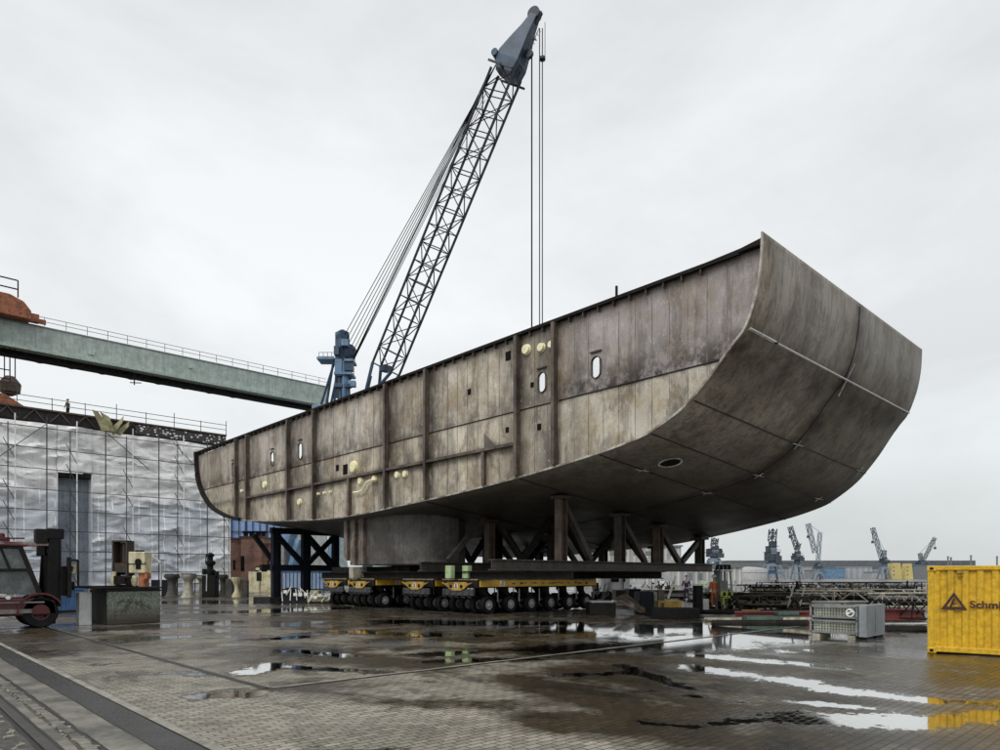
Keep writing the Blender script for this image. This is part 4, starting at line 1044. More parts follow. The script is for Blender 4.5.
# equipment clutter near (285-330,590-600): generator + hoses
def clutter(px,py,w,h,m,nm,label,cat,seed,m2=None):
    random.seed(seed); Y=F*H/(py-576); p=P(px,576,Y); o=thing(nm,label,cat,(p.x,p.y,0),PHI)
    W_,H_=w/F*Y,h/F*Y
    b=MB()
    b.box((0,0,H_*.3),(W_,.9,H_*.5)); b.box((-W_*.2,0,H_*.7),(W_*.4,.6,H_*.4)); b.build('body',m,o,bev=.04)
    b=MB()
    for i in range(9):
        x=random.uniform(-W_/2,W_/2); b.tube((x,-.5,random.uniform(.05,H_*.5)),(x+random.uniform(-.5,.5),-.5+random.uniform(-.1,.1),random.uniform(H_*.4,H_)),.04,5)
    for i in range(4): b.box((random.uniform(-W_/2,W_/2),-.52,random.uniform(.2,H_*.8)),(.25,.1,.2))
    b.build('fittings',m2 or M_white,o)
    b=MB(); b.box((0,0,.06),(W_*1.02,1.0,.12)); b.build('skid',M_dark,o); return o
clutter(297,602,26,16,M_dblue,'generator_set','dark blue generator with fittings below the end frame','generator',2)
clutter(320,603,22,14,M_khaki,'hose_rack','khaki rack of hoses and white valves left of the trailers','rack',3)
clutter(279,599,13,9,M_grey,'valve_stand','small grey valve stand near the kiosk','stand',4)
# ================================================================== CENTRE RIGHT YARD
# white hall behind
def m_corr(name,c1,c2,per,amp=.35):
    m,k,bs=newmat(name); tc=k('ShaderNodeTexCoord').outputs['Object']; sp=k('ShaderNodeSeparateXYZ',i_Vector=tc)
    s=k.math('SINE',k.math('MULTIPLY',k.math('ADD',sp.outputs[0],sp.outputs[1]),2*math.pi/per))
    col=k.mix(k.ramp(s,[(0.,1.),(.35,0.)]),c1,c2)
    col=k.mix(.5,col,k.ramp(k.noise(tc,.2,5,.6),[(.3,.6),(.7,1.)]),'MULTIPLY')
    k.put(bs.inputs['Base Color'],col); bs.inputs['Roughness'].default_value=.6
    k.put(bs.inputs['Normal'],k('ShaderNodeBump',i_Strength=.5,i_Distance=amp,i_Height=s)); return m
M_cw=m_corr('white_cladding',(.62,.63,.6),(.42,.42,.4),1.2); M_cg=m_corr('grey_cladding',(.33,.36,.38),(.24,.26,.28),3.)
def shed(px0,px1,pyt,Y,dep,m,label,roofm=None,rh=0.,name='warehouse',roofover=.3):
    s=Y/F; o=thing(name,label,'building',(P((px0+px1)/2,576,Y).x,P((px0+px1)/2,576,Y).y,0),PHI); w=(px1-px0)*s; h=(576-pyt)*s+H
    b=MB(); b.box((0,dep/2,(h-rh)/2),(w,dep,h-rh)); b.build('wall',m,o)
    b=MB(); b.box((0,dep/2,h-rh/2),(w+roofover*2,dep+roofover*2,max(rh,.3))); b.build('roof',roofm or M_grey,o)
    return o,s,h
o,s,h=shed(585,681,546,130,20,M_cw,'white clad hall seen between the brown load frame posts')
for px in (600,612,624,636,648,660,672):
    b=MB(); b.box(((px-633)*s,-.06,h*.82),(5*s,.1,h*.1)); b.build('window',M_grey,o)
for px in (606,640,668):
    b=MB(); b.box(((px-633)*s,-.06,2.4),(9*s,.1,4.8)); b.build('door',M_lgrey,o)
o,s,h=shed(681,742,567,150,14,M_cw,'low white shed right of the white clad hall')
for px in (690,700,725): b=MB(); b.box(((px-711)*s,-.06,1.7),(4*s,.1,1.6)); b.build('window',M_grey,o)
M_droof=mat('far_roof',(.12,.135,.15),(.1,.11,.125),rough=.8,scale=.02)
o,s,h=shed(728,975,560.5,620,40,M_cg,'long low harbour hall with dark flat roof on the horizon',M_droof,7.5)
o,s,h=shed(700,770,563,420,20,mat('far_greygreen',(.2,.225,.22),(.16,.18,.18),scale=.05),'grey green storage hall behind the blue portal crane',mat('far_roof2',(.16,.18,.18),(.14,.15,.16)),2.)
p=P(748,576,300); si=thing('storage_tank','low pale round storage tank beyond the racks','tank',(p.x,p.y,0),0); b=MB(); b.lathe([(8,0),(8,4.2),(7.4,5.0),(4,5.6),(.1,5.9)],(0,0,0),24); b.build('shell',M_lgrey,si,smooth=True); b=MB(); b.lathe([(8.05,3.2),(8.15,3.25),(8.05,3.3)],(0,0,0),24); b.build('ring',M_grey,si)
shed(796,812,567,480,12,M_lgrey,'narrow tall pale hall end behind the lattice cranes',M_lgrey)
shed(812,826,570,460,12,M_cg,'blue grey hall end beside the lattice crane',M_grey)
shed(826,845,568,455,14,M_cblue,'pale blue hall with mottled front by the lattice crane',M_cblue)
shed(846,872,567,470,14,m_corr('pale_cladding',(.42,.45,.48),(.34,.36,.39),4.),'pale ribbed hall left of the twin yellow towers',M_lgrey)
for px,w,pyt,lab in ((896,9.,563,'left pale yellow block tower on the far quay'),(909,5.5,563.5,'right slimmer pale yellow block tower on the far quay')):
    Y=400; s=Y/F; p=P(px,576,Y); o=thing('yellow_tower',lab,'tower',(p.x,p.y,0),PHI); h=(576-pyt)*s+H
    b=MB(); b.prism([(-w*s/2-1,0),(w*s/2+1,0),(w*s/2,h),(-w*s/2+.8,h)],0,5,'y'); b.build('wall',M_lyel,o)
    b=MB()
    for z in (2.5,4.8,7.): b.box((-w*s/4,-.06,z),(.8,.1,.8))
    b.build('window',M_grey,o)
shed(872,893,572,430,10,M_lgrey,'low white store at the foot of the far crane',M_cblue)
shed(914,935,565,410,12,M_grey,'dark grey quay building right of the yellow towers',M_cblue)
# distant cranes
M_fc=mat('far_crane_blue',(.10,.145,.2),(.07,.1,.145),rough=.7,scale=.2); M_fcd=mat('far_crane_dark',(.06,.075,.1),(.045,.055,.07),rough=.7,scale=.2); M_fcl=mat('far_crane_pale',(.2,.26,.32),(.16,.2,.26),rough=.7,scale=.2)  # distance haze painted in as lighter far crane colours
def harbour_crane(px,Y,ytop_portal,yh0,yh1,hw,boom,label,legw=9,mast=None,m=M_fc,md=M_fcd,rc=.45,pw=5):
    s=Y/F; p=P(px,576,Y); o=thing('harbour_crane',label,'crane',(p.x,p.y,0),PHI,None)
    z=lambda py:H+(576-py)*s
    zp=z(ytop_portal)
    b=MB(); b.box((0,0,zp),(pw*s*1.1,pw*s,1.3)); b.bar((-legw*s*.42,-.2,zp*.45),(legw*s*.42,-.2,zp*.45),.7); b.build('portal_beam',M_fcl,o)
    for sx in (-1,1):
        for sy in (-1,1):
            b=MB(); b.bar((sx*pw*s/2,sy*pw*s/2,zp),(sx*legw*s*.42,sy*legw*s*.42,0),.8); b.build('portal_leg',M_fcl,o)
    b=MB(); b.lathe([(hw*s*.3,zp),(hw*s*.3,z(yh0)+.5)],(0,0,0),10); b.build('slew_column',m,o)
    b=MB(); hz=z(yh1)-z(yh0); zc_=z(yh0); b.box((0,0,zc_+hz*.22),(hw*s,hw*s*.8,hz*.42)); b.box((-hw*s*.08,0,zc_+hz*.58),(hw*s*.7,hw*s*.6,hz*.3)); b.box((hw*s*.06,0,zc_+hz*.86),(hw*s*.5,hw*s*.5,hz*.26)); b.box((0,0,zc_+hz*.44),(hw*s*1.15,hw*s*.9,.2)); b.box((0,0,zc_+hz*.73),(hw*s*.95,hw*s*.7,.2));
    for q in range(7): b.bar((hw*s*(-.5+q/6),-hw*s*.46,zc_+hz*.44),(hw*s*(-.5+q/6),-hw*s*.46,zc_+hz*.6),.15)
    b.box((hw*s*.35,-hw*s*.3,z(yh0)+.5),(hw*s*.5,hw*s*.5,hz*.4)); hs=b.build('machine_house',md,o)
    b=MB(); b.box((0,-hw*s*.41,(z(yh0)+z(yh1))/2),(hw*s*.5,.3,hz*.3)); b.build('window',M_fcl,hs)
    if mast:
        mx,my=mast; b=MB()
        b.lattice((0,0,z(yh1)),((mx-px)*s,0,z(my)),.8,.8,5,.17,.09); b.build('mast',m,o)
        b=MB(); b.tube(((mx-px)*s,0,z(my)),((boom[1][0]-px)*s,0,z(boom[1][1])) if boom else (0,0,z(my)),.1,4); b.build('stay_rope',md,o)
    if boom:
        (x0,y0),(x1,y1)=boom; b=MB()
        b.lattice(((x0-px)*s,0,z(y0)),((x1-px)*s,0,z(y1)),rc*1.25,rc*1.25,8,rc*.27,rc*.13); b.build('boom',m,o)
        b=MB(); b.tube(((x1-px)*s,0,z(y1)),((x1-px)*s,0,z(y1+ (abs(y1-y0)*.45))),.12,4); b.box(((x1-px)*s,0,z(y1+abs(y1-y0)*.45)),(1.,1.,1.4)); b.build('hoist_rope',md,o)
    return o
o=harbour_crane(714,240,560,557,546,13,None,'dark blue harbour crane without visible jib close to the load frame end',legw=15,pw=9,m=M_fcd)
b=MB(); s=240/F; b.lattice((0,0,H+30*s),(.4,0,H+38*s),1.2,.8,3,.2,.12); b.box((0,0,H+24*s),(15*s,1.5,2.2)); b.build('a_frame',M_fcd,o)
o=harbour_crane(772,330,565,561,541,12,None,'tall blue portal crane with stacked machine house beyond the racks',legw=22,pw=11)
s=330/F; b=MB(); b.lattice((0,0,H+35*s),(.5,0,H+47*s),2.2,1.,3,.3,.2); b.bar((-3,0,H+13*s),(20*s,0,H+12.5*s),.5); b.build('a_frame',M_fcd,o)
b=MB(); b.box((0,-.6,H+4*s),(8*s,.5,4*s)); b.build('portal_cabin',M_blue,o)
harbour_crane(797,360,566,560,551,9,((797,549),(790,526.5)),'harbour crane with pale jib leaning left above a dark house',legw=11,mast=(799,543),m=M_fcd,rc=.75)
harbour_crane(818,380,573,568,562,6,((815,553),(808,523.5)),'harbour crane with twin lattice towers and long jib leaning left',legw=12,mast=(820,532),m=M_fcl,rc=.75)
harbour_crane(884,400,568,563,557,7,((882,560),(872.5,527.5)),'harbour crane with lone jib leaning left above slim portal',legw=11,mast=(884.5,550),m=M_fc,rc=.7)
harbour_crane(921,420,569,566,560,8,((923,561),(935,537.5)),'harbour crane with jib leaning right near the yellow container',legw=12,mast=(920,553),m=M_fcd,rc=.6)
for px,pyt,lab in ((948,557,'first quay pile left of the paired one above the yellow container'),(951,558,'short quay pile beside the first above the yellow container'),(971,556,'middle grey quay pile above the yellow container roof'),(997,557,'rightmost grey quay pile above the yellow container roof')):
    Y=90; p=P(px,576,Y); b=MB(); b.tube((0,0,0),(0,0,H+(576-pyt)*Y/F),.1,10); b.lathe([(.16,H+(576-pyt)*Y/F),(.1,H+(576-pyt)*Y/F+.12)],(0,0,0),10)
    tag(b.build('quay_pile',M_grey),lab,'post','posts rising behind the yellow container',(p.x,p.y,0))
# white power pack / cabin at the trailer end
Y=47.; s=Y/F; p=P(604,576,Y); pk=thing('white_machine_cabin','white machine cabin with dark window behind the trailer end','cabin',(p.x,p.y,0),PHI)
b=MB(); b.box((13*s,.8,1.15),(26*s,1.6,1.2)); b.box((20*s,.8,1.85),(14*s,1.5,.25)); b.build('body',M_white,pk,bev=.04)
b=MB(); b.box((11*s,-.02,1.45),(8*s,.04,.22)); b.box((20*s,-.02,1.45),(2.5*s,.04,.2)); b.build('window',M_black,pk)
b=MB(); b.box((6*s,-.02,1.0),(4*s,.03,.7)); b.build('door',M_lgrey,pk)
b=MB(); b.box((13*s,.8,.42),(27*s,1.4,.25)); 
for x in (4,22): b.lathe([(.36,-.1),(.36,.15)],(x*s,0,.36),14,'y')
b.build('undercarriage',M_dark,pk)
b=MB(); b.bar((-5*s,0,2.05),(30*s,0,2.0),.06,.05); b.bar((19*s,-.1,.6),(19*s,-.1,2.05),.05); b.build('awning_bar',M_tubed,pk)
clutter(598,606,12,26,M_dark,'hydraulic_unit','black hydraulic unit with white pipes at the trailer end','hydraulic unit',6,M_rim)
o=boxthing('low_flatbed','low dark skid with pale tarpaulin top right of the last trailer wheel','skid',590,616,603,615,30.5,1.6,M_dark)
b=MB(); b.box((0,.8,.58),(1.0,1.3,.08)); b.build('cover',M_lgrey,o,bev=.03)
# leaning planks
pl_=thing('leaning_planks','pile of leaning rusty planks beside the dark blue box','planks',G(632,614),PHI)
for i in range(6):
    b=MB(); b.bar((-.95+.15*i,.2*i-.3,.75+.03*i),(.35+.14*i,-.25+.05*i,.06),.14,.05); b.build('plank',M_wood if i%2 else M_brown,pl_)
boxthing('dark_blue_box','dark blue open steel box right of the leaning planks','box',640,654,592,614,31.5,1.4,M_dblue)
boxthing('brown_hopper','brown sloped hopper behind the leaning planks','hopper',616,632,590,601,40,1.4,M_brown)
boxthing('navy_crate','navy machinery crate between cabin and blue box','crate',629,641,589,601,38,1.4,M_dblue)
o=boxthing('yellow_ballast_box','yellow ballast box with dark post slot on a black base','ballast box',658,682,599.5,611,33,1.2,M_yel)
b=MB(); b.box((-.35,-.03,.25),(.12,.05,.4)); b.box((-.35,.4,.75),(.28,.28,.65)); b.build('slot_post',M_brown,o)
boxthing('black_skid','black steel skid under the yellow ballast box','skid',652,700,611,621,28,1.3,M_black)
o=boxthing('black_cabinet','tall black cabinet right of the navy suited person','cabinet',696,703,586,612,33.5,.6,M_black)
boxthing('white_drum','white plastic drum left of the orange suited person','drum',703,709,599,611,34,.4,M_white)
# lime forklift
Y=F*H/(609-576); s=Y/F; p=P(727,576,Y); lf=thing('lime_forklift','lime yellow forklift seen from behind with grey mast and lamps on top','forklift',(p.x,p.y,0),PHI)
b=MB(); b.box((0,.6,.55),(13*s,1.2,.75)); b.box((0,.1,.45),(11*s,.5,.5)); b.build('counterweight',M_hiviz,lf,bev=.06)
b=MB(); b.box((0,-.16,.42),(6*s,.04,.3)); b.box((-2.5*s,-.02,.8),(2.5*s,.04,.2)); b.box((2.5*s,-.02,.8),(2.5*s,.04,.2)); b.build('grille',M_black,lf)
for sx in (-1,1):
    b=MB(); b.bar((sx*5.5*s,.1,.9),(sx*5.*s,.3,2.0),.08); b.bar((sx*5.5*s,1.3,.9),(sx*5.*s,1.2,2.0),.08); b.build('guard_post',M_grey,lf)
    b=MB(); b.lathe([(.3,-.12),(.3,.12)],(sx*5*s,.3,.3),16,'x'); b.build('wheel',M_black,lf)
    b=MB(); b.bar((sx*2*s,1.5,.3),(sx*2*s,1.5,2.2),.12); b.build('mast_rail',M_grey,lf)
b=MB(); b.box((0,.7,2.02),(12*s,1.2,.08)); b.build('overhead_guard',M_lgrey,lf)
b=MB(); b.box((0,1.45,1.5),(8*s,.06,1.0)); b.box((0,.6,1.2),(6*s,.5,.6)); b.build('cab_screen',M_grey,lf)
b=MB(); 
for i in range(4): b.box(((-6+4*i)*s,.6,2.2),(2.4*s,.2,.22))
b.bar((-7*s,.6,2.33),(7*s,.6,2.33),.07); b.build('lamp_bar',M_black,lf)
# wire box pallets (two cages and grey cabinet)
def cage(px0,px1,pyt,pyb,Y,label,m,w,h):
    s=Y/F; p=P(px0,576,Y); z0=P(px0,pyb,Y).z
    o=thing('mesh_crate',label,'mesh crate',(p.x,p.y,max(z0,0)),PHI,'wire mesh crates'); d=.85
    b=MB()
    for x in (0,w):
        for y in (0,d): b.bar((x,y,0),(x,y,h),.05)
    for z in (.06,h-.02):
        b.bar((0,0,z),(w,0,z),.05); b.bar((0,d,z),(w,d,z),.05); b.bar((0,0,z),(0,d,z),.05); b.bar((w,0,z),(w,d,z),.05)
    b.build('frame',M_grey,o)
    b=MB(); n_=int(w/.075)
    for i in range(1,n_): b.bar((w*i/n_,-.005,.05),(w*i/n_,-.005,h),.009)
    for j in range(1,int(h/.075)+1): b.bar((0,-.01,.075*j),(w,-.01,.075*j),.009)
    b.build('mesh',M_dark,o)
    b=MB(); random.seed(int(px0+pyb)); 
    b.box((w/2,d/2+.02,h*.5),(w-.06,d-.10,h*.9)); b.build('contents',m,o,bev=.03)
    return o
M_cargo=mat('pale_cargo',(.5,.52,.44),(.36,.38,.31),rough=.7)
cn=G(857,639.5); a_=Vector((0,1,0))
def cage2(z0,h,label):
    o=cage(811,857,0,1,19,label,M_cargo,w=1.25,h=h); o.location=(cn.x,cn.y+1.25,z0); o.rotation_euler=(0,0,-math.pi/2); return o
c1=cage2(.1,.40,'lower wire mesh crate of the two, standing on feet near the racks')
for x in (.15,1.1):
    b=MB(); b.box((x,.4,-.05),(.2,.8,.1)); b.build('foot',M_conc,c1)
c2=cage2(.53,.38,'upper wire mesh crate with white round sticker, stacked on the lower one')
b=MB(); b.lathe([(.12,-.035),(.12,-.025)],(1.08,0,.2),18,'y'); st=b.build('sticker',M_white,c2)
for dx,dz,w_ in ((-.03,.05,.06),(.04,-.01,.07),(0,-.05,.08)):
    b=MB(); b.box((1.08+dx,-.045,.2+dz),(w_,.008,.03)); b.build('sticker_print',M_dark,st)
gc=thing('grey_cabinet','pair of slim grey steel cabinets set against the wire mesh crates','cabinet',(cn.x,cn.y-.03,0),-math.pi/2)
M_cab=mat('cabinet_grey',(.22,.25,.27),(.18,.2,.215),rough=.5,streak=.15,bump=.05)
for y0,y1 in ((-.02,.66),(.74,1.45)):
    b=MB(); b.box((.12,(y0+y1)/2,.51),(.2,y1-y0,.88)); q=b.build('body',M_cab,gc,bev=.012)
    b=MB(); b.box((.12,(y0+y1)/2,.035),(.16,.5,.07)); b.build('foot',M_black,gc)
# ---- racks, girders, pipes
def trestle(px,py,h,label):
    p=G(px,py); o=thing('trestle',label,'trestle',p,0,'dark steel trestles carrying the girders')
    b=MB(); b.bar((-1.4,0,h),(1.4,0,h),.14); o1=b.build('top_beam',M_dark,o)
    for sx in (-1.1,1.1):
        b=MB(); b.bar((sx,0,h),(sx*1.15,-.45,0),.09); b.bar((sx,0,h),(sx*1.15,.45,0),.09); b.build('leg',M_dark,o)
    b=MB(); b.bar((-1.2,-.25,h*.5),(1.2,-.25,h*.5),.07); b.build('stretcher',M_dark,o)
for i,(px,py,h,lab) in enumerate(((746,612,.75,'dark trestle left end of the girder stacks'),(775,610,.8,'dark trestle below the twin pale girders'),(806,616,.8,'dark trestle close behind the mesh crates'),(842,607,.85,'dark trestle behind the grey cabinet'),(882,613,.8,'dark trestle right of the grey cabinet'),(912,610,.8,'dark trestle nearest the yellow container'),(798,604,.9,'dark trestle in the back row of girders'),(870,603,.9,'dark trestle at the back right of the girders'))):
    trestle(px,py,h,lab)
def girder(px0,px1,py,Y0,Y1,m,label,hw=.22,zoff=0,kind='lattice'):
    a=P(px0,py,Y0); c=P(px1,py+zoff,Y1)
    b=MB(); d=(c-a)
    if kind=='lattice': b.lattice(Vector((0,0,0)),d,hw,hw,max(4,int(d.length/.8)),.035,.022)
    elif kind=='pipe': b.tube((0,0,0),d,hw,8)
    else: b.ibeam((0,0,0),d,hw,hw*1.3)
    o=b.build({'lattice':'lattice_girder','pipe':'steel_pipe','beam':'steel_beam'}[kind],m)
    return tag(o,label,{'lattice':'girder','pipe':'pipe','beam':'beam'}[kind],None,a)
M_gal=mat('galvanised_pale',(.42,.4,.32),(.2,.18,.14),rough=.5,rust=.2,scale=3)
girder(800,926,593,36,34,M_gal,'pale lattice girder along the top of the stack ending at the container',.25,2)
girder(796,872,597,31,30,M_gal,'pale rusty lattice girder right above the mesh crates',.3,1)
girder(868,927,600,27,26,M_gal,'pale lattice girder right of the grey cabinet, upper',.26,0)
girder(740,812,592,40,37,M_dark,'dark lattice girder left of the mesh crates',.4,0)
girder(818,900,589,46,44,M_dark,'dark lattice girder high behind the crates',.4,0)
girder(872,927,608,25,24,M_dark,'dark lattice girder low beside the yellow container',.28,3)
girder(700,800,588.5,50,47,M_lgrey,'light grey lattice girder in the back of the yard',.3,0)
girder(760,925,588,60,58,M_dark,'long dark lattice girder on the horizon line',.5,0)
girder(744,815,600,33,31,M_brown,'brown lattice girder above the red beams',.22,0)
girder(735,812,616.5,26.2,25.0,M_red,'long dark red beam on the ground left of the mesh crates',.3,0,'beam')
girder(876,922,614,24,24.5,M_red,'dark red beam on the ground right of the grey cabinet',.3,1,'beam')
girder(742,806,612.5,28,27,M_yel,'yellow painted slim beam lying above the red beam',.16,0,'beam')
for i,(x0,x1,py,Y0,Y1,m,lab,r) in enumerate(((700,812,612,30,26,M_dark,'dark pipe in front of the orange suited person',.1),(705,812,619,26.5,24,M_gal,'pale pipe left of the mesh crates on the ground',.07),(712,808,623,24.,22,M_dark,'dark pipe lowest left of the mesh crates',.1),(745,800,594,37,36,M_lgrey,'light grey pipe resting over the trestles at left',.08),(812,925,602,29,28,M_tube,'galvanised pipe running behind the mesh crates',.06),(850,926,596,32,31,M_dark,'dark pipe under the pale top girder',.12),(878,927,630,22.,21.2,M_dark,'dark pipe on the ground by the yellow container',.12),(880,927,624,23.2,22.5,M_tube,'thin galvanised pipe above the ground dark pipe',.05),(640,700,618,28,29.5,M_tubed,'grey pipe before the black skid',.06),(805,925,584.5,75,72,M_grey,'grey pipeline along the back of the yard',.25))):
    girder(x0,x1,py,Y0,Y1,m,lab,r,0,'pipe')
# vertical small clutter amid racks
random.seed(21)
names=[('pale upright post','pale',M_lgrey),('dark upright post','dark',M_dark),('brown upright post','brown',M_brown)]
k_=0
for i in range(36):
    px=random.uniform(706,924); Yq=random.uniform(26,55)
    if 809<px<880 and Yq<30: Yq+=12
    p=P(px,576,Yq); hgt=random.uniform(.7,1.5); m=random.choice((M_lgrey,M_dark,M_dark,M_brown,M_dark))
    b=MB(); dx=random.uniform(-.5,.5); b.bar((0,0,0),(dx,random.uniform(-.2,.2),hgt),.08); b.bar((.45,.1,0),(.45+dx,.1,hgt*.95),.06); b.bar((0,0,hgt*.6),(.5,.1,hgt*.6),.05)
    tag(b.build('prop_frame',m),'short steel prop frame standing among the girder stacks','prop frame','prop frames among the girders',(p.x,p.y,0),PHI+random.uniform(-.6,.6))
for (px,py,w,h,m,lab,sd) in ((755,607,16,11,M_dark,'dark machinery heap with white parts left of the racks',11),(783,600,26,14,M_grey,'grey machinery heap with pale fittings in front of the blue portal crane',12),(770,593,34,12,M_lgrey,'light grey machinery heap far behind the racks',13),(845,592,30,11,M_grey,'grey machinery heap behind the mesh crates',14),(900,591,30,9,M_dark,'dark machinery heap behind the pale girder',15),(707,592,16,12,M_lime,'pale green machinery heap left of the lime forklift',16),(640,592,44,12,M_lgrey,'pale heap of formwork below the brown load frame',17),(674,598,20,12,M_dark,'dark heap behind the yellow ballast box',18),(655,604,9,14,M_brown,'small brown pump set left of the ballast box',19),(822,594,26,9,M_brown,'brown heap of sections behind the mesh crates',20),(876,597,20,8,M_brown,'brown heap of sections right of the crates',22)):
    clutter(px,py,w,h,m,'machinery_heap',lab,'machinery',sd,M_lgrey if m is not M_lgrey else M_dark)
for (px,py,w,h,m,lab,sd,m2) in ((750,602,10,9,M_yel,'yellow and black pump set on the ground right of the lime forklift',31,M_black),(764,606,8,6,M_yel,'small yellow compressor in front of the red beam',32,M_white),(735,600,8,10,M_blue,'blue gas bottle pack right of the lime forklift',33,M_white),(790,597,20,16,M_dark,'dark upright machine group with white hoses below the blue portal crane',34,M_white),(806,599,14,14,M_black,'black machine left of the upper mesh crate',35,M_lgrey),(694,602,10,16,M_brown,'brown tool rack behind the black cabinet',36,M_white),(665,592,14,12,M_white,'white compressor trailer behind the navy suited person',37,M_black),(622,589,16,12,M_orange,'orange and white cart behind the white machine cabin',38,M_white),(712,600,8,9,M_red,'red cutting torch trolley left of the lime forklift',39,M_white),(858,599,18,10,M_black,'black steel section heap behind the grey cabinets',40,M_gal),(893,604,20,10,M_dark,'dark steel section heap right of the grey cabinets',41,M_gal),(915,604,16,12,M_brown,'brown steel section heap next to the yellow container',42,M_gal),(835,588,26,7,M_black,'flat black heap far behind the mesh crates',43,M_lgrey),(648,600,10,9,M_black,'black welding set between blue box and ballast box',44,M_lgrey)):
    clutter(px,py,w,h,m,'machinery_heap' if 'heap' in lab else 'yard_machine',lab,'machinery',sd,m2)
b=MB(); b.bar((0,0,0),(2.7,1.2,1.4),.12); p=P(668,597,42); tag(b.build('conveyor_ramp',M_gal),'pale slanted conveyor ramp behind the ballast box','ramp',None,(p.x,p.y,.3))
# green shrub-like tarp heap near (790,620)
b=MB(); b.box((0,0,.15),(2.2,.6,.3)); b.box((.5,.1,.35),(.8,.5,.2)); tag(b.build('green_cover',mat('dark_green_cover',(.05,.09,.07),(.03,.05,.04)),bev=.08),'dark green cover on the ground left of the mesh crates','tarpaulin',None,G(774,624),PHI)
def stack(px0,px1,py,Y,n,ms,label,seed):
    random.seed(seed); s_=Y/F; p=P((px0+px1)/2,576,Y); o=thing('steel_stack',label,'steel stack',(p.x,p.y,0),PHI+random.uniform(-.1,.1),'stacks of steel sections in the yard')
    w=(px1-px0)*s_; z=.12
    for x in (-w*.35,w*.35): b=MB(); b.box((x,.5,.06),(.2,1.2,.12)); b.build('bearer',M_wood,o)
    for i in range(n):
        h=random.uniform(.07,.18); ww=w*random.uniform(.75,1.); b=MB(); b.ibeam((-ww/2+random.uniform(-.1,.1),.0,z+h/2),(ww/2,.0,z+h/2),.2,h); b.box((0,.6,z+h/2),(ww,.9,h*.9)); b.build('section',ms[i%len(ms)],o); z+=h+.02
for a_ in ((702,748,0,38,5,(M_dark,M_lgrey,M_brown),'stack of dark and pale sections behind the lime forklift',1),(744,800,0,35,5,(M_black,M_gal,M_dark,M_dark),'stack of dark sections with one pale layer left of the mesh crates',2),(752,812,0,44,6,(M_dark,M_khaki,M_black),'stack with khaki layers in front of the blue portal crane',3),(800,850,0,33,6,(M_dark,M_dark,M_gal),'stack directly behind the mesh crates',4),(846,900,0,30,5,(M_black,M_dark,M_gal),'stack behind the grey cabinets',5),(880,928,0,27.5,6,(M_dark,M_black,M_tube),'stack beside the yellow container',6),(850,925,0,42,6,(M_dark,M_grey,M_dark),'stack with grey layers in the back row at right',7),(690,735,0,52,5,(M_grey,M_dark),'stack far behind the orange suited person',8),(602,640,0,47,4,(M_dark,M_brown),'stack behind the white machine cabin',9),(642,692,0,50,5,(M_black,M_gal,M_grey),'stack behind the navy suited person',10)):
    stack(*a_)
# ================================================================== YELLOW CONTAINER
rzc=math.radians(-37)
p=G(927.5,653); yc=thing('yellow_container','yellow corrugated storage container with black triangle logo at the right edge','container',p,PHI+rzc)
Yc=F*H/77.; Lc,Dc,Hc=6.0,2.3,1.98
fr=MB()
for x in (.06,Lc-.06):
    for y in (.06,Dc-.06): fr.box((x,y,Hc/2),(.12,.12,Hc))
for y in (.06,Dc-.06):
    fr.box((Lc/2,y,Hc-.05),(Lc-.2,.1,.1)); fr.box((Lc/2,y,.10),(Lc-.2,.1,.12))
for x in (.06,Lc-.06):
    fr.box((x,Dc/2,Hc-.05),(.1,Dc-.2,.1)); fr.box((x,Dc/2,.1),(.1,Dc-.2,.12))
fr.build('frame',M_cyel,yc,bev=.012)
def corr(xa,xb,y,za,zb,amp=.05,per=.27):
    pts=[]; x=xa
    while x<xb-.001:
        for dx,dy in ((0,0),(.10,0),(.135,amp),(.235,amp)):
            if x+dx<xb: pts.append((x+dx,y+dy))
        x+=per
    pts.append((xb,y)); b=MB(); n_=len(pts)
    vs=[(q[0],q[1],za) for q in pts]+[(q[0],q[1],zb) for q in pts]; b.add(vs,[(i,i+1,n_+i+1,n_+i) for i in range(n_-1)]); return b
corr(.12,Lc-.12,.035,.15,Hc-.09).build('side_panel',M_cyel,yc)
corr(.12,Lc-.12,Dc-.07,.15,Hc-.09).build('side_panel',M_cyel,yc)
for x in (.06,Lc-.06): b=MB(); b.box((x,Dc/2,Hc/2),(.04,Dc-.2,Hc-.2)); b.build('end_panel',M_cyel,yc)
b=MB(); b.box((Lc/2,Dc/2,Hc-.03),(Lc-.22,Dc-.22,.03)); b.build('roof',M_cyel,yc)
for x in (.08,Lc-.08):
    for z in (.07,Hc-.06): b=MB(); b.box((x,.05,z),(.18,.14,.12)); b.build('corner_casting',M_cyel,yc,bev=.012)
b=MB(); b.box((.08,-.023,.07),(.07,.012,.06)); b.box((.08,-.023,Hc-.06),(.07,.012,.05)); b.build('casting_hole',M_black,yc)
b=MB(); b.box((.62,.02,Hc-.14),(.12,.03,.06)); b.box((.62,.02,Hc-.22),(.1,.03,.03)); b.build('vent',M_yel,yc)
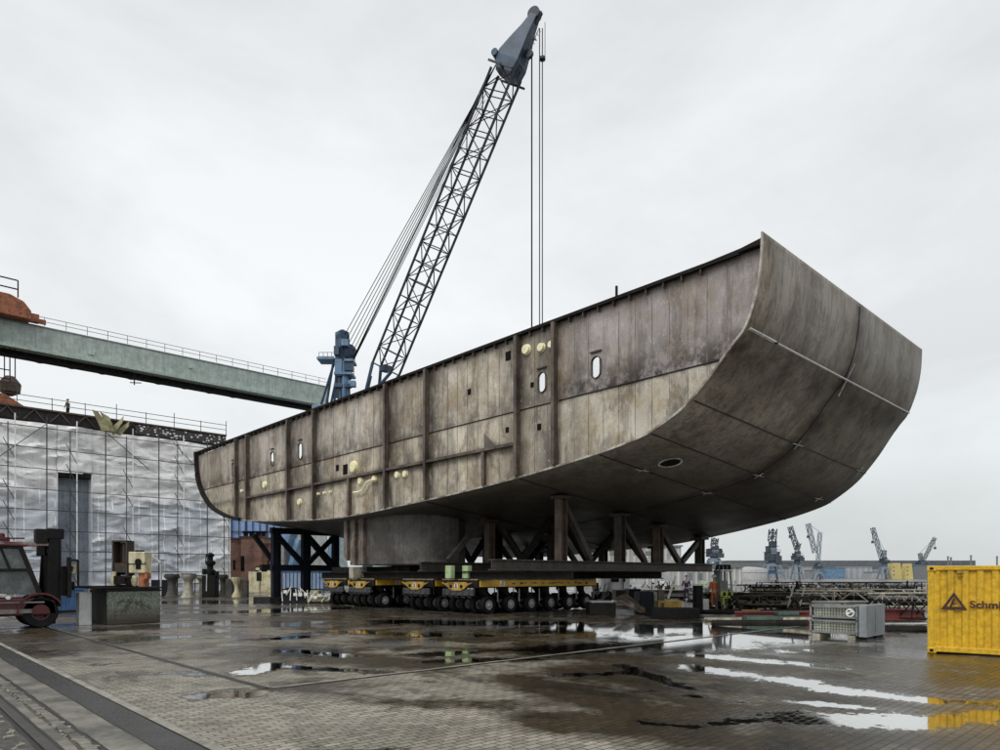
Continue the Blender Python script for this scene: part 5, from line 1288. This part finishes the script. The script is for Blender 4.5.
# logo triangle
M_logo=mat('logo_dark',(.05,.018,.02),(.04,.015,.016),rough=.5,streak=0,bump=0)
cx,cz,R1=.50,1.165,.0
def tri(sc): 
    return [Vector((cx-.40*sc,0,cz-.27*sc-.0)),Vector((cx+.40*sc,0,cz-.27*sc)),Vector((cx,0,cz+.36*sc))]
b=MB(); A_,B_=tri(.62),tri(.38)
o_=[(.0,0)]; yy=.016
vs=[(v.x,yy,v.z) for v in A_]+[(v.x,yy,v.z) for v in B_]
b.add(vs,[(0,1,4,3),(1,2,5,4),(2,0,3,5)])
b.add([(cx-.09,yy,cz-.11),(cx-.045,yy,cz-.11),(cx+.03,yy,cz+.08),(cx-.01,yy,cz+.10)],[(0,1,2,3)])
b.add([(cx-.04,yy,cz-.05),(cx+.06,yy,cz-.05),(cx+.05,yy,cz-.02),(cx-.03,yy,cz-.02)],[(0,1,2,3)])
b.build('triangle_logo',M_logo,yc)
tx=text('Schmidt',.215,.002,M_logo,yc,(.79,.012,1.05),(math.radians(90),0,0),'lettering',.006)
tx.scale=(1.1,1,1)
# ================================================================== GROUND
def smooth(a,b,x): t=np.clip((x-a)/(b-a),0,1); return t*t*(3-2*t)
nr,na=300,1080
rr=np.concatenate([[.0],np.geomspace(.6,2500,nr)])
aa=np.linspace(0,2*np.pi,na,endpoint=False)
Xg=(rr[1:,None]*np.cos(aa)[None,:]).ravel(); Yg=(rr[1:,None]*np.sin(aa)[None,:]).ravel()
Vg=np.zeros((1+nr*na,3)); Vg[1:,0]=Xg; Vg[1:,1]=Yg
i=np.arange(nr-1)[:,None]*na; j=np.arange(na)[None,:]; j2=(j+1)%na
q=np.stack([1+i+j,1+i+na+j,1+i+na+j2,1+i+j2],-1).reshape(-1,4)
faces=[tuple(int(z) for z in f) for f in q]+[(0,1+k,1+(k+1)%na) for k in range(na)]
me=bpy.data.meshes.new('ground'); me.from_pydata(Vg.tolist(),[],faces); me.update()
x,y=Vg[:,0],Vg[:,1]
def segf(pa,pb,r):
    a=G(*pa);b=G(*pb); dx,dy=b.x-a.x,b.y-a.y; L2=dx*dx+dy*dy+1e-9
    t=np.clip(((x-a.x)*dx+(y-a.y)*dy)/L2,0,1); d=np.hypot(x-a.x-t*dx,y-a.y-t*dy); return np.clip(1-d/(2*r),0,1)   # 0.5 at radius
pud=np.zeros(len(x))
for a,b,r in (((700,725),(790,719),.14),((790,719),(930,722),.38),((925,722),(1030,712),.3),((780,700),(900,712),.12),((930,701),(1030,703),.16),((644,656),(706,650),.22),((690,668),(800,682),.36),((820,688),(930,701),.30),((700,656),(770,662),.34),((800,664),(840,669),.2),((655,645),(800,634),1.7),((500,650),(640,648),.5),((300,668),(380,672),.22),((430,662),(560,658),.3),((620,665),(690,690),.2),((600,630),(800,625),2.6),((560,650),(690,640),1.2),((205,696),(252,694),.26),((248,673),(272,665),.30),((93,665),(125,664),.10),((288,651),(350,656),.30),((125,641),(175,637),.45),((165,673),(200,674),.16),((300,755),(400,750),.14),((560,676),(640,672),.2),((640,690),(740,702),.10),((780,652),(880,650),.12),((100,630),(220,622),.8),((250,612),(330,608),1.6),((400,622),(560,624),1.2),((330,632),(480,636),.6),((420,655),(500,650),.35),((250,640),(300,637),.4),((870,650),(905,652),.12),((185,602),(330,602),3.),((700,728),(640,722),.12)):
    pud=np.maximum(pud,segf(a,b,r))
damp=np.full(len(x),.70)
dry=np.zeros(len(x))
for a,b,r in (((120,700),(420,745),.9),((300,720),(560,735),.75),((60,665),(180,680),1.2),((420,690),(520,690),.5),((300,640),(430,668),1.3),((200,650),(230,640),1.),((150,625),(380,645),1.2),((60,690),(30,760),.8)): dry=np.maximum(dry,segf(a,b,r*1.4))
damp=damp-.75*smooth(.15,.75,dry)
for a,b,r in (((520,680),(700,728),.55),((600,668),(740,715),.5),((440,640),(620,655),1.6),((260,650),(420,665),.8),((560,720),(760,745),.5),((800,730),(1000,745),.6)): damp=np.maximum(damp,segf(a,b,r)*1.3)
for nm,arr in (('pud',pud),('damp',np.clip(damp,0,1))):
    at=me.attributes.new(nm,'FLOAT','POINT'); at.data.foreach_set('value',arr.astype(np.float32))
gnd=bpy.data.objects.new('ground',me); COL.objects.link(gnd); struct(gnd)
def m_ground():
    m,k,bs=newmat('wet_block_paving')
    tc=k('ShaderNodeTexCoord').outputs['Object']; sp=k('ShaderNodeSeparateXYZ',i_Vector=tc); X,Y,_=sp.outputs
    pud=k('ShaderNodeAttribute',attribute_name='pud').outputs['Fac']; damp=k('ShaderNodeAttribute',attribute_name='damp').outputs['Fac']
    def brick(c1,c2,mo,w,h,ms,rot=0):
        v=k('ShaderNodeMapping',i_Vector=tc,i_Rotation=(0,0,rot)).outputs[0]
        b=k('ShaderNodeTexBrick',i_Vector=v,i_Scale=1.,i_Color1=(*c1,1),i_Color2=(*c2,1),i_Mortar=(*mo,1)); b.inputs['Brick Width'].default_value=w; b.inputs['Row Height'].default_value=h; b.inputs['Mortar Size'].default_value=ms; b.inputs['Bias'].default_value=-.1; b.inputs['Mortar Smooth'].default_value=.4; return b
    b1=brick((.40,.37,.30),(.22,.20,.16),(.045,.038,.026),.21,.105,.0075)
    n1=k.noise(tc,.6,6,.62); n2=k.noise(tc,3.,6,.7); n3=k.noise(tc,30,3,.7)
    col=k.mix(.55,b1.outputs[0],k.ramp(n1,[(.38,.5),(.6,1.15)]),'MULTIPLY')
    col=k.mix(.5,col,k.ramp(n3,[(.36,.4),(.64,1.2)]),'MULTIPLY')
    b2=brick((1.,1.,1.),(.55,.55,.55),(.8,.8,.8),1.05,.63,.0)
    col=k.mix(.28,col,b2.outputs[0],'MULTIPLY')
    oil=k.ramp(k.noise(k.mapv(tc,(.8,.35,1),(5,8,0)),1.,7,.7,.5),[(.54,0.),(.62,.75)])
    col=k.mix(oil,col,(.035,.03,.022))
    # large repair patches
    # puddle mask
    pn=k.math('ADD',pud,k.math('MULTIPLY',k.math('SUBTRACT',n2,.5),1.5)); pn=k.math('ADD',pn,k.math('MULTIPLY',k.math('SUBTRACT',n1,.5),1.5)); pn=k.math('ADD',pn,k.math('MULTIPLY',k.math('SUBTRACT',k.noise(tc,11,4,.65),.5),.6)); pn=k.math('ADD',pn,k.math('MULTIPLY',k.math('SUBTRACT',k.noise(k.mapv(tc,(9.5,4.7,1)),.9,2,.5),.5),.22))
    # scattered puddles beyond the kerb line
    far=k.ramp(k.math('DIVIDE',k.math('ADD',k.math('MULTIPLY',X,.683),k.math('MULTIPLY',Y,.73)),60),[(.17,0.),(.3,1.)])
    sv=k.noise(k.mapv(tc,(.32,.32,1)),1.,6,.68,.4)
    sc=k.math('MULTIPLY',k.ramp(sv,[(.50,0.),(.56,1.)]),far)
    pm=k.math('MAXIMUM',k.ramp(pn,[(.45,0.),(.56,1.)]),k.math('MULTIPLY',sc,.9))
    dm=k.math('ADD',damp,k.math('MULTIPLY',k.math('SUBTRACT',n1,.5),1.8)); dm=k.math('ADD',dm,k.math('MULTIPLY',k.math('SUBTRACT',n2,.5),.9))
    dm=k.math('MAXIMUM',k.ramp(dm,[(.25,0.),(.75,1.)]),k.ramp(pn,[(.30,0.),(.45,.9)]))
    wetc=k.mix(1.,col,(.16,.128,.082),'MULTIPLY')
    col=k.mix(dm,col,wetc)
    col=k.mix(k.math('MULTIPLY',far,k.ramp(n1,[(.42,0.),(.56,.6)])),col,(.06,.045,.025))
    col=k.mix(k.ramp(pm,[(.0,0.),(.7,.85)]),col,(.02,.016,.009)); p2=k.ramp(pm,[(.72,0.),(.95,1.)])
    col=k.mix(p2,col,(.68,.67,.64)); k.put(bs.inputs['Metallic'],p2)
    k.put(bs.inputs['Base Color'],col)
    bs.inputs['IOR'].default_value=1.33
    rg=k.mix(dm,(.55,.55,.55),(.33,.33,.33)); rg=k.mix(k.ramp(pn,[(.10,0.),(.46,1.)]),rg,(.11,.11,.11)); rg=k.mix(.35,rg,k.ramp(n3,[(.3,.6),(.7,1.)]),'MULTIPLY'); rg=k.mix(pm,rg,(.025,.025,.025))
    k.put(bs.inputs['Roughness'],rg)
    h=k.math('ADD',k.math('MULTIPLY',b1.outputs['Fac'],-.6),k.math('MULTIPLY',n3,.35))
    h=k.math('ADD',h,k.math('MULTIPLY',k.noise(tc,1.1,3,.5),1.2))
    stg=k.math('MULTIPLY',k.math('SUBTRACT',1.,k.math('MULTIPLY',pm,.97)),1.)
    k.put(bs.inputs['Normal'],k('ShaderNodeBump',i_Strength=stg,i_Distance=.012,i_Height=h))
    return m
me.materials.append(m_ground())
# strips and joints, all parallel to the yard axes
M_joint=mat('joint_dark',(.022,.02,.016),(.012,.011,.009),rough=.35)
M_kerb=mat('pale_kerb',(.30,.285,.24),(.17,.16,.13),rough=.55,scale=2)
M_plate=mat('dark_cover_plate',(.022,.022,.021),(.034,.033,.03),rough=.28,scale=1.2,bump=.3)
M_concs=mat('stained_concrete',(.20,.185,.145),(.045,.04,.03),rough=.35,scale=1.0,bump=.3)
M_rubble=mat('rubble_strip',(.10,.094,.08),(.04,.037,.03),rough=.5,scale=6,bump=1.)
M_rail=mat('rail_steel',(.06,.052,.045),(.035,.03,.026),rough=.35,metal=.5)
def strip(xa,xb,ya,yb,z,m,name,step=.5,jit=0.):
    b=MB(); random.seed(int(xa*100)); ys=list(np.arange(ya,yb,step))+[yb]; vs=[];fs=[]
    for k,yy in enumerate(ys):
        vs+=[(xa+random.uniform(-jit,jit),yy,z),(xb+random.uniform(-jit,jit),yy,z)]
        if k: fs.append((2*k-2,2*k-1,2*k+1,2*k))
    b.add(vs,fs); return struct(b.build(name,m))
strip(4.53,4.65,10.2,60,.004,M_joint,'paving_joint',.3,.012)
strip(4.67,4.69,10.2,60,.004,M_kerb,'pale_joint_edge',.3,.01)
b=MB(); vs=[];fs=[]
random.seed(2)
for k,xx in enumerate(np.arange(4.6,70,.3)):
    vs+=[(xx,10.09+random.uniform(-.012,.012),.004),(xx,10.19+random.uniform(-.012,.012),.004)]
    if k: fs.append((2*k-2,2*k-1,2*k+1,2*k))
b.add(vs,fs); struct(b.build('paving_joint',M_joint))
b=MB(); b.add([(v[0],v[1]+.10-.01*(i%2),.004) for i,v in enumerate(vs)],fs); struct(b.build('pale_joint_edge',M_kerb))
strip(2.56,2.66,-3,60,.012,M_kerb,'kerb_strip',.9,.004)
strip(2.53,2.56,-3,60,.004,M_joint,'paving_joint')
strip(2.18,2.53,-3,60,.006,M_plate,'cover_plate_strip')
strip(2.155,2.18,-3,60,.004,M_joint,'paving_joint')
strip(1.82,2.155,-3,60,.008,M_concs,'concrete_strip',.4,.01)
strip(1.76,1.82,-3,60,.004,M_joint,'paving_joint',.4,.01)
strip(1.60,1.76,-3,60,.006,M_rubble,'rubble_strip',.3,.02)
strip(1.50,1.60,-3,60,.004,M_concs,'concrete_strip',.4,.01)
strip(1.44,1.50,-3,60,.003,M_joint,'paving_joint')
b=MB(); b.box((1.39,28,.012),(.10,64,.03)); struct(b.build('crane_rail',M_rail,bev=.008))
strip(1.28,1.34,-3,60,.003,M_joint,'paving_joint')
strip(.9,1.28,-3,60,.005,M_rubble,'rubble_strip',.3,.02)
b=MB(); b.box((.84,28,.012),(.10,64,.03)); struct(b.build('crane_rail',M_rail,bev=.008))
strip(-.4,.77,-3,60,.006,M_concs,'concrete_strip')
# loose stones along the track
b=MB(); random.seed(8)
for k in range(420):
    xx=random.choice((random.uniform(1.61,1.75),random.uniform(.92,1.26))); yy=random.uniform(4,16); q=random.uniform(.01,.035)
    b.box((xx,yy,q*.3+.006),(q*1.5,q*1.8,q*.6),random.uniform(0,3))
o=b.build('gravel',M_conc); o['kind']='stuff'
# cobble edging beside track
b=MB()
yy=2.
while yy<30:
    l=random.uniform(.26,.34); b.box((1.685+random.uniform(-.01,.01),yy+l/2,.012),(.1,l-.03,.03),random.uniform(-.03,.03)); yy+=l
struct(b.build('stone_edging',M_concs,bev=.008))
# ================================================================== WORLD, SUN, CAMERA
sc_=bpy.context.scene
w=bpy.data.worlds.new('World'); sc_.world=w; w.use_nodes=True; k=NT(w); bg=k.n['Background']
az=PHI+math.radians(90)+math.radians(150)    # sun direction: behind the camera to the left
sky=k('ShaderNodeTexSky',sky_type='NISHITA'); sky.sun_disc=False; sky.sun_elevation=math.radians(48)
sunv=Vector((math.cos(az)*math.cos(math.radians(48)),math.sin(az)*math.cos(math.radians(48)),math.sin(math.radians(48))))
sky.sun_rotation=math.atan2(sunv.x,sunv.y); sky.air_density=1.; sky.dust_density=3.
tc=k('ShaderNodeTexCoord').outputs['Generated']; sp=k('ShaderNodeSeparateXYZ',i_Vector=tc)
elev=sp.outputs[2]
# overcast: cloud sheet over the Nishita sky
base=k.ramp(elev,[(0.,(5.3,5.55,5.6)),(.12,(6.2,6.45,6.5)),(.35,(7.3,7.45,7.5)),(.7,(6.6,6.75,6.85)),(1.,(6.2,6.4,6.5))])
for nd in k.n:
    pass
cl=k.noise(k.mapv(tc,(1.2,1.2,3.2)),1.1,6,.55,.4)
cl2=k.noise(k.mapv(tc,(1.,1.,2.)),3.,5,.6,.3)
clf=k.math('ADD',k.math('MULTIPLY',cl,.7),k.math('MULTIPLY',cl2,.3))
shade=k.ramp(clf,[(.40,.88),(.60,1.07)])
ov=k.mix(1.,base,shade,'MULTIPLY')
skyc=k.mix(.93,sky.outputs[0],ov)
k.put(bg.inputs[0],skyc); bg.inputs[1].default_value=.128
ld=bpy.data.lights.new('sun','SUN'); ld.energy=1.5; ld.angle=math.radians(25); ld.color=(1,.97,.93)
lo=bpy.data.objects.new('sun',ld); COL.objects.link(lo); lo.rotation_euler=sunv.to_track_quat('Z','Y').to_euler(); lo.location=(0,0,60)
cam=bpy.data.cameras.new('camera'); co=bpy.data.objects.new('camera',cam); COL.objects.link(co)
co.location=(0,0,H); co.rotation_euler=(math.radians(90),0,PHI); cam.sensor_width=36; cam.lens=F/1000*36; cam.shift_y=.201; cam.clip_end=6000; cam.clip_start=.1
sc_.camera=co
sc_.view_settings.view_transform='Standard'; sc_.view_settings.look='None'; sc_.view_settings.exposure=0
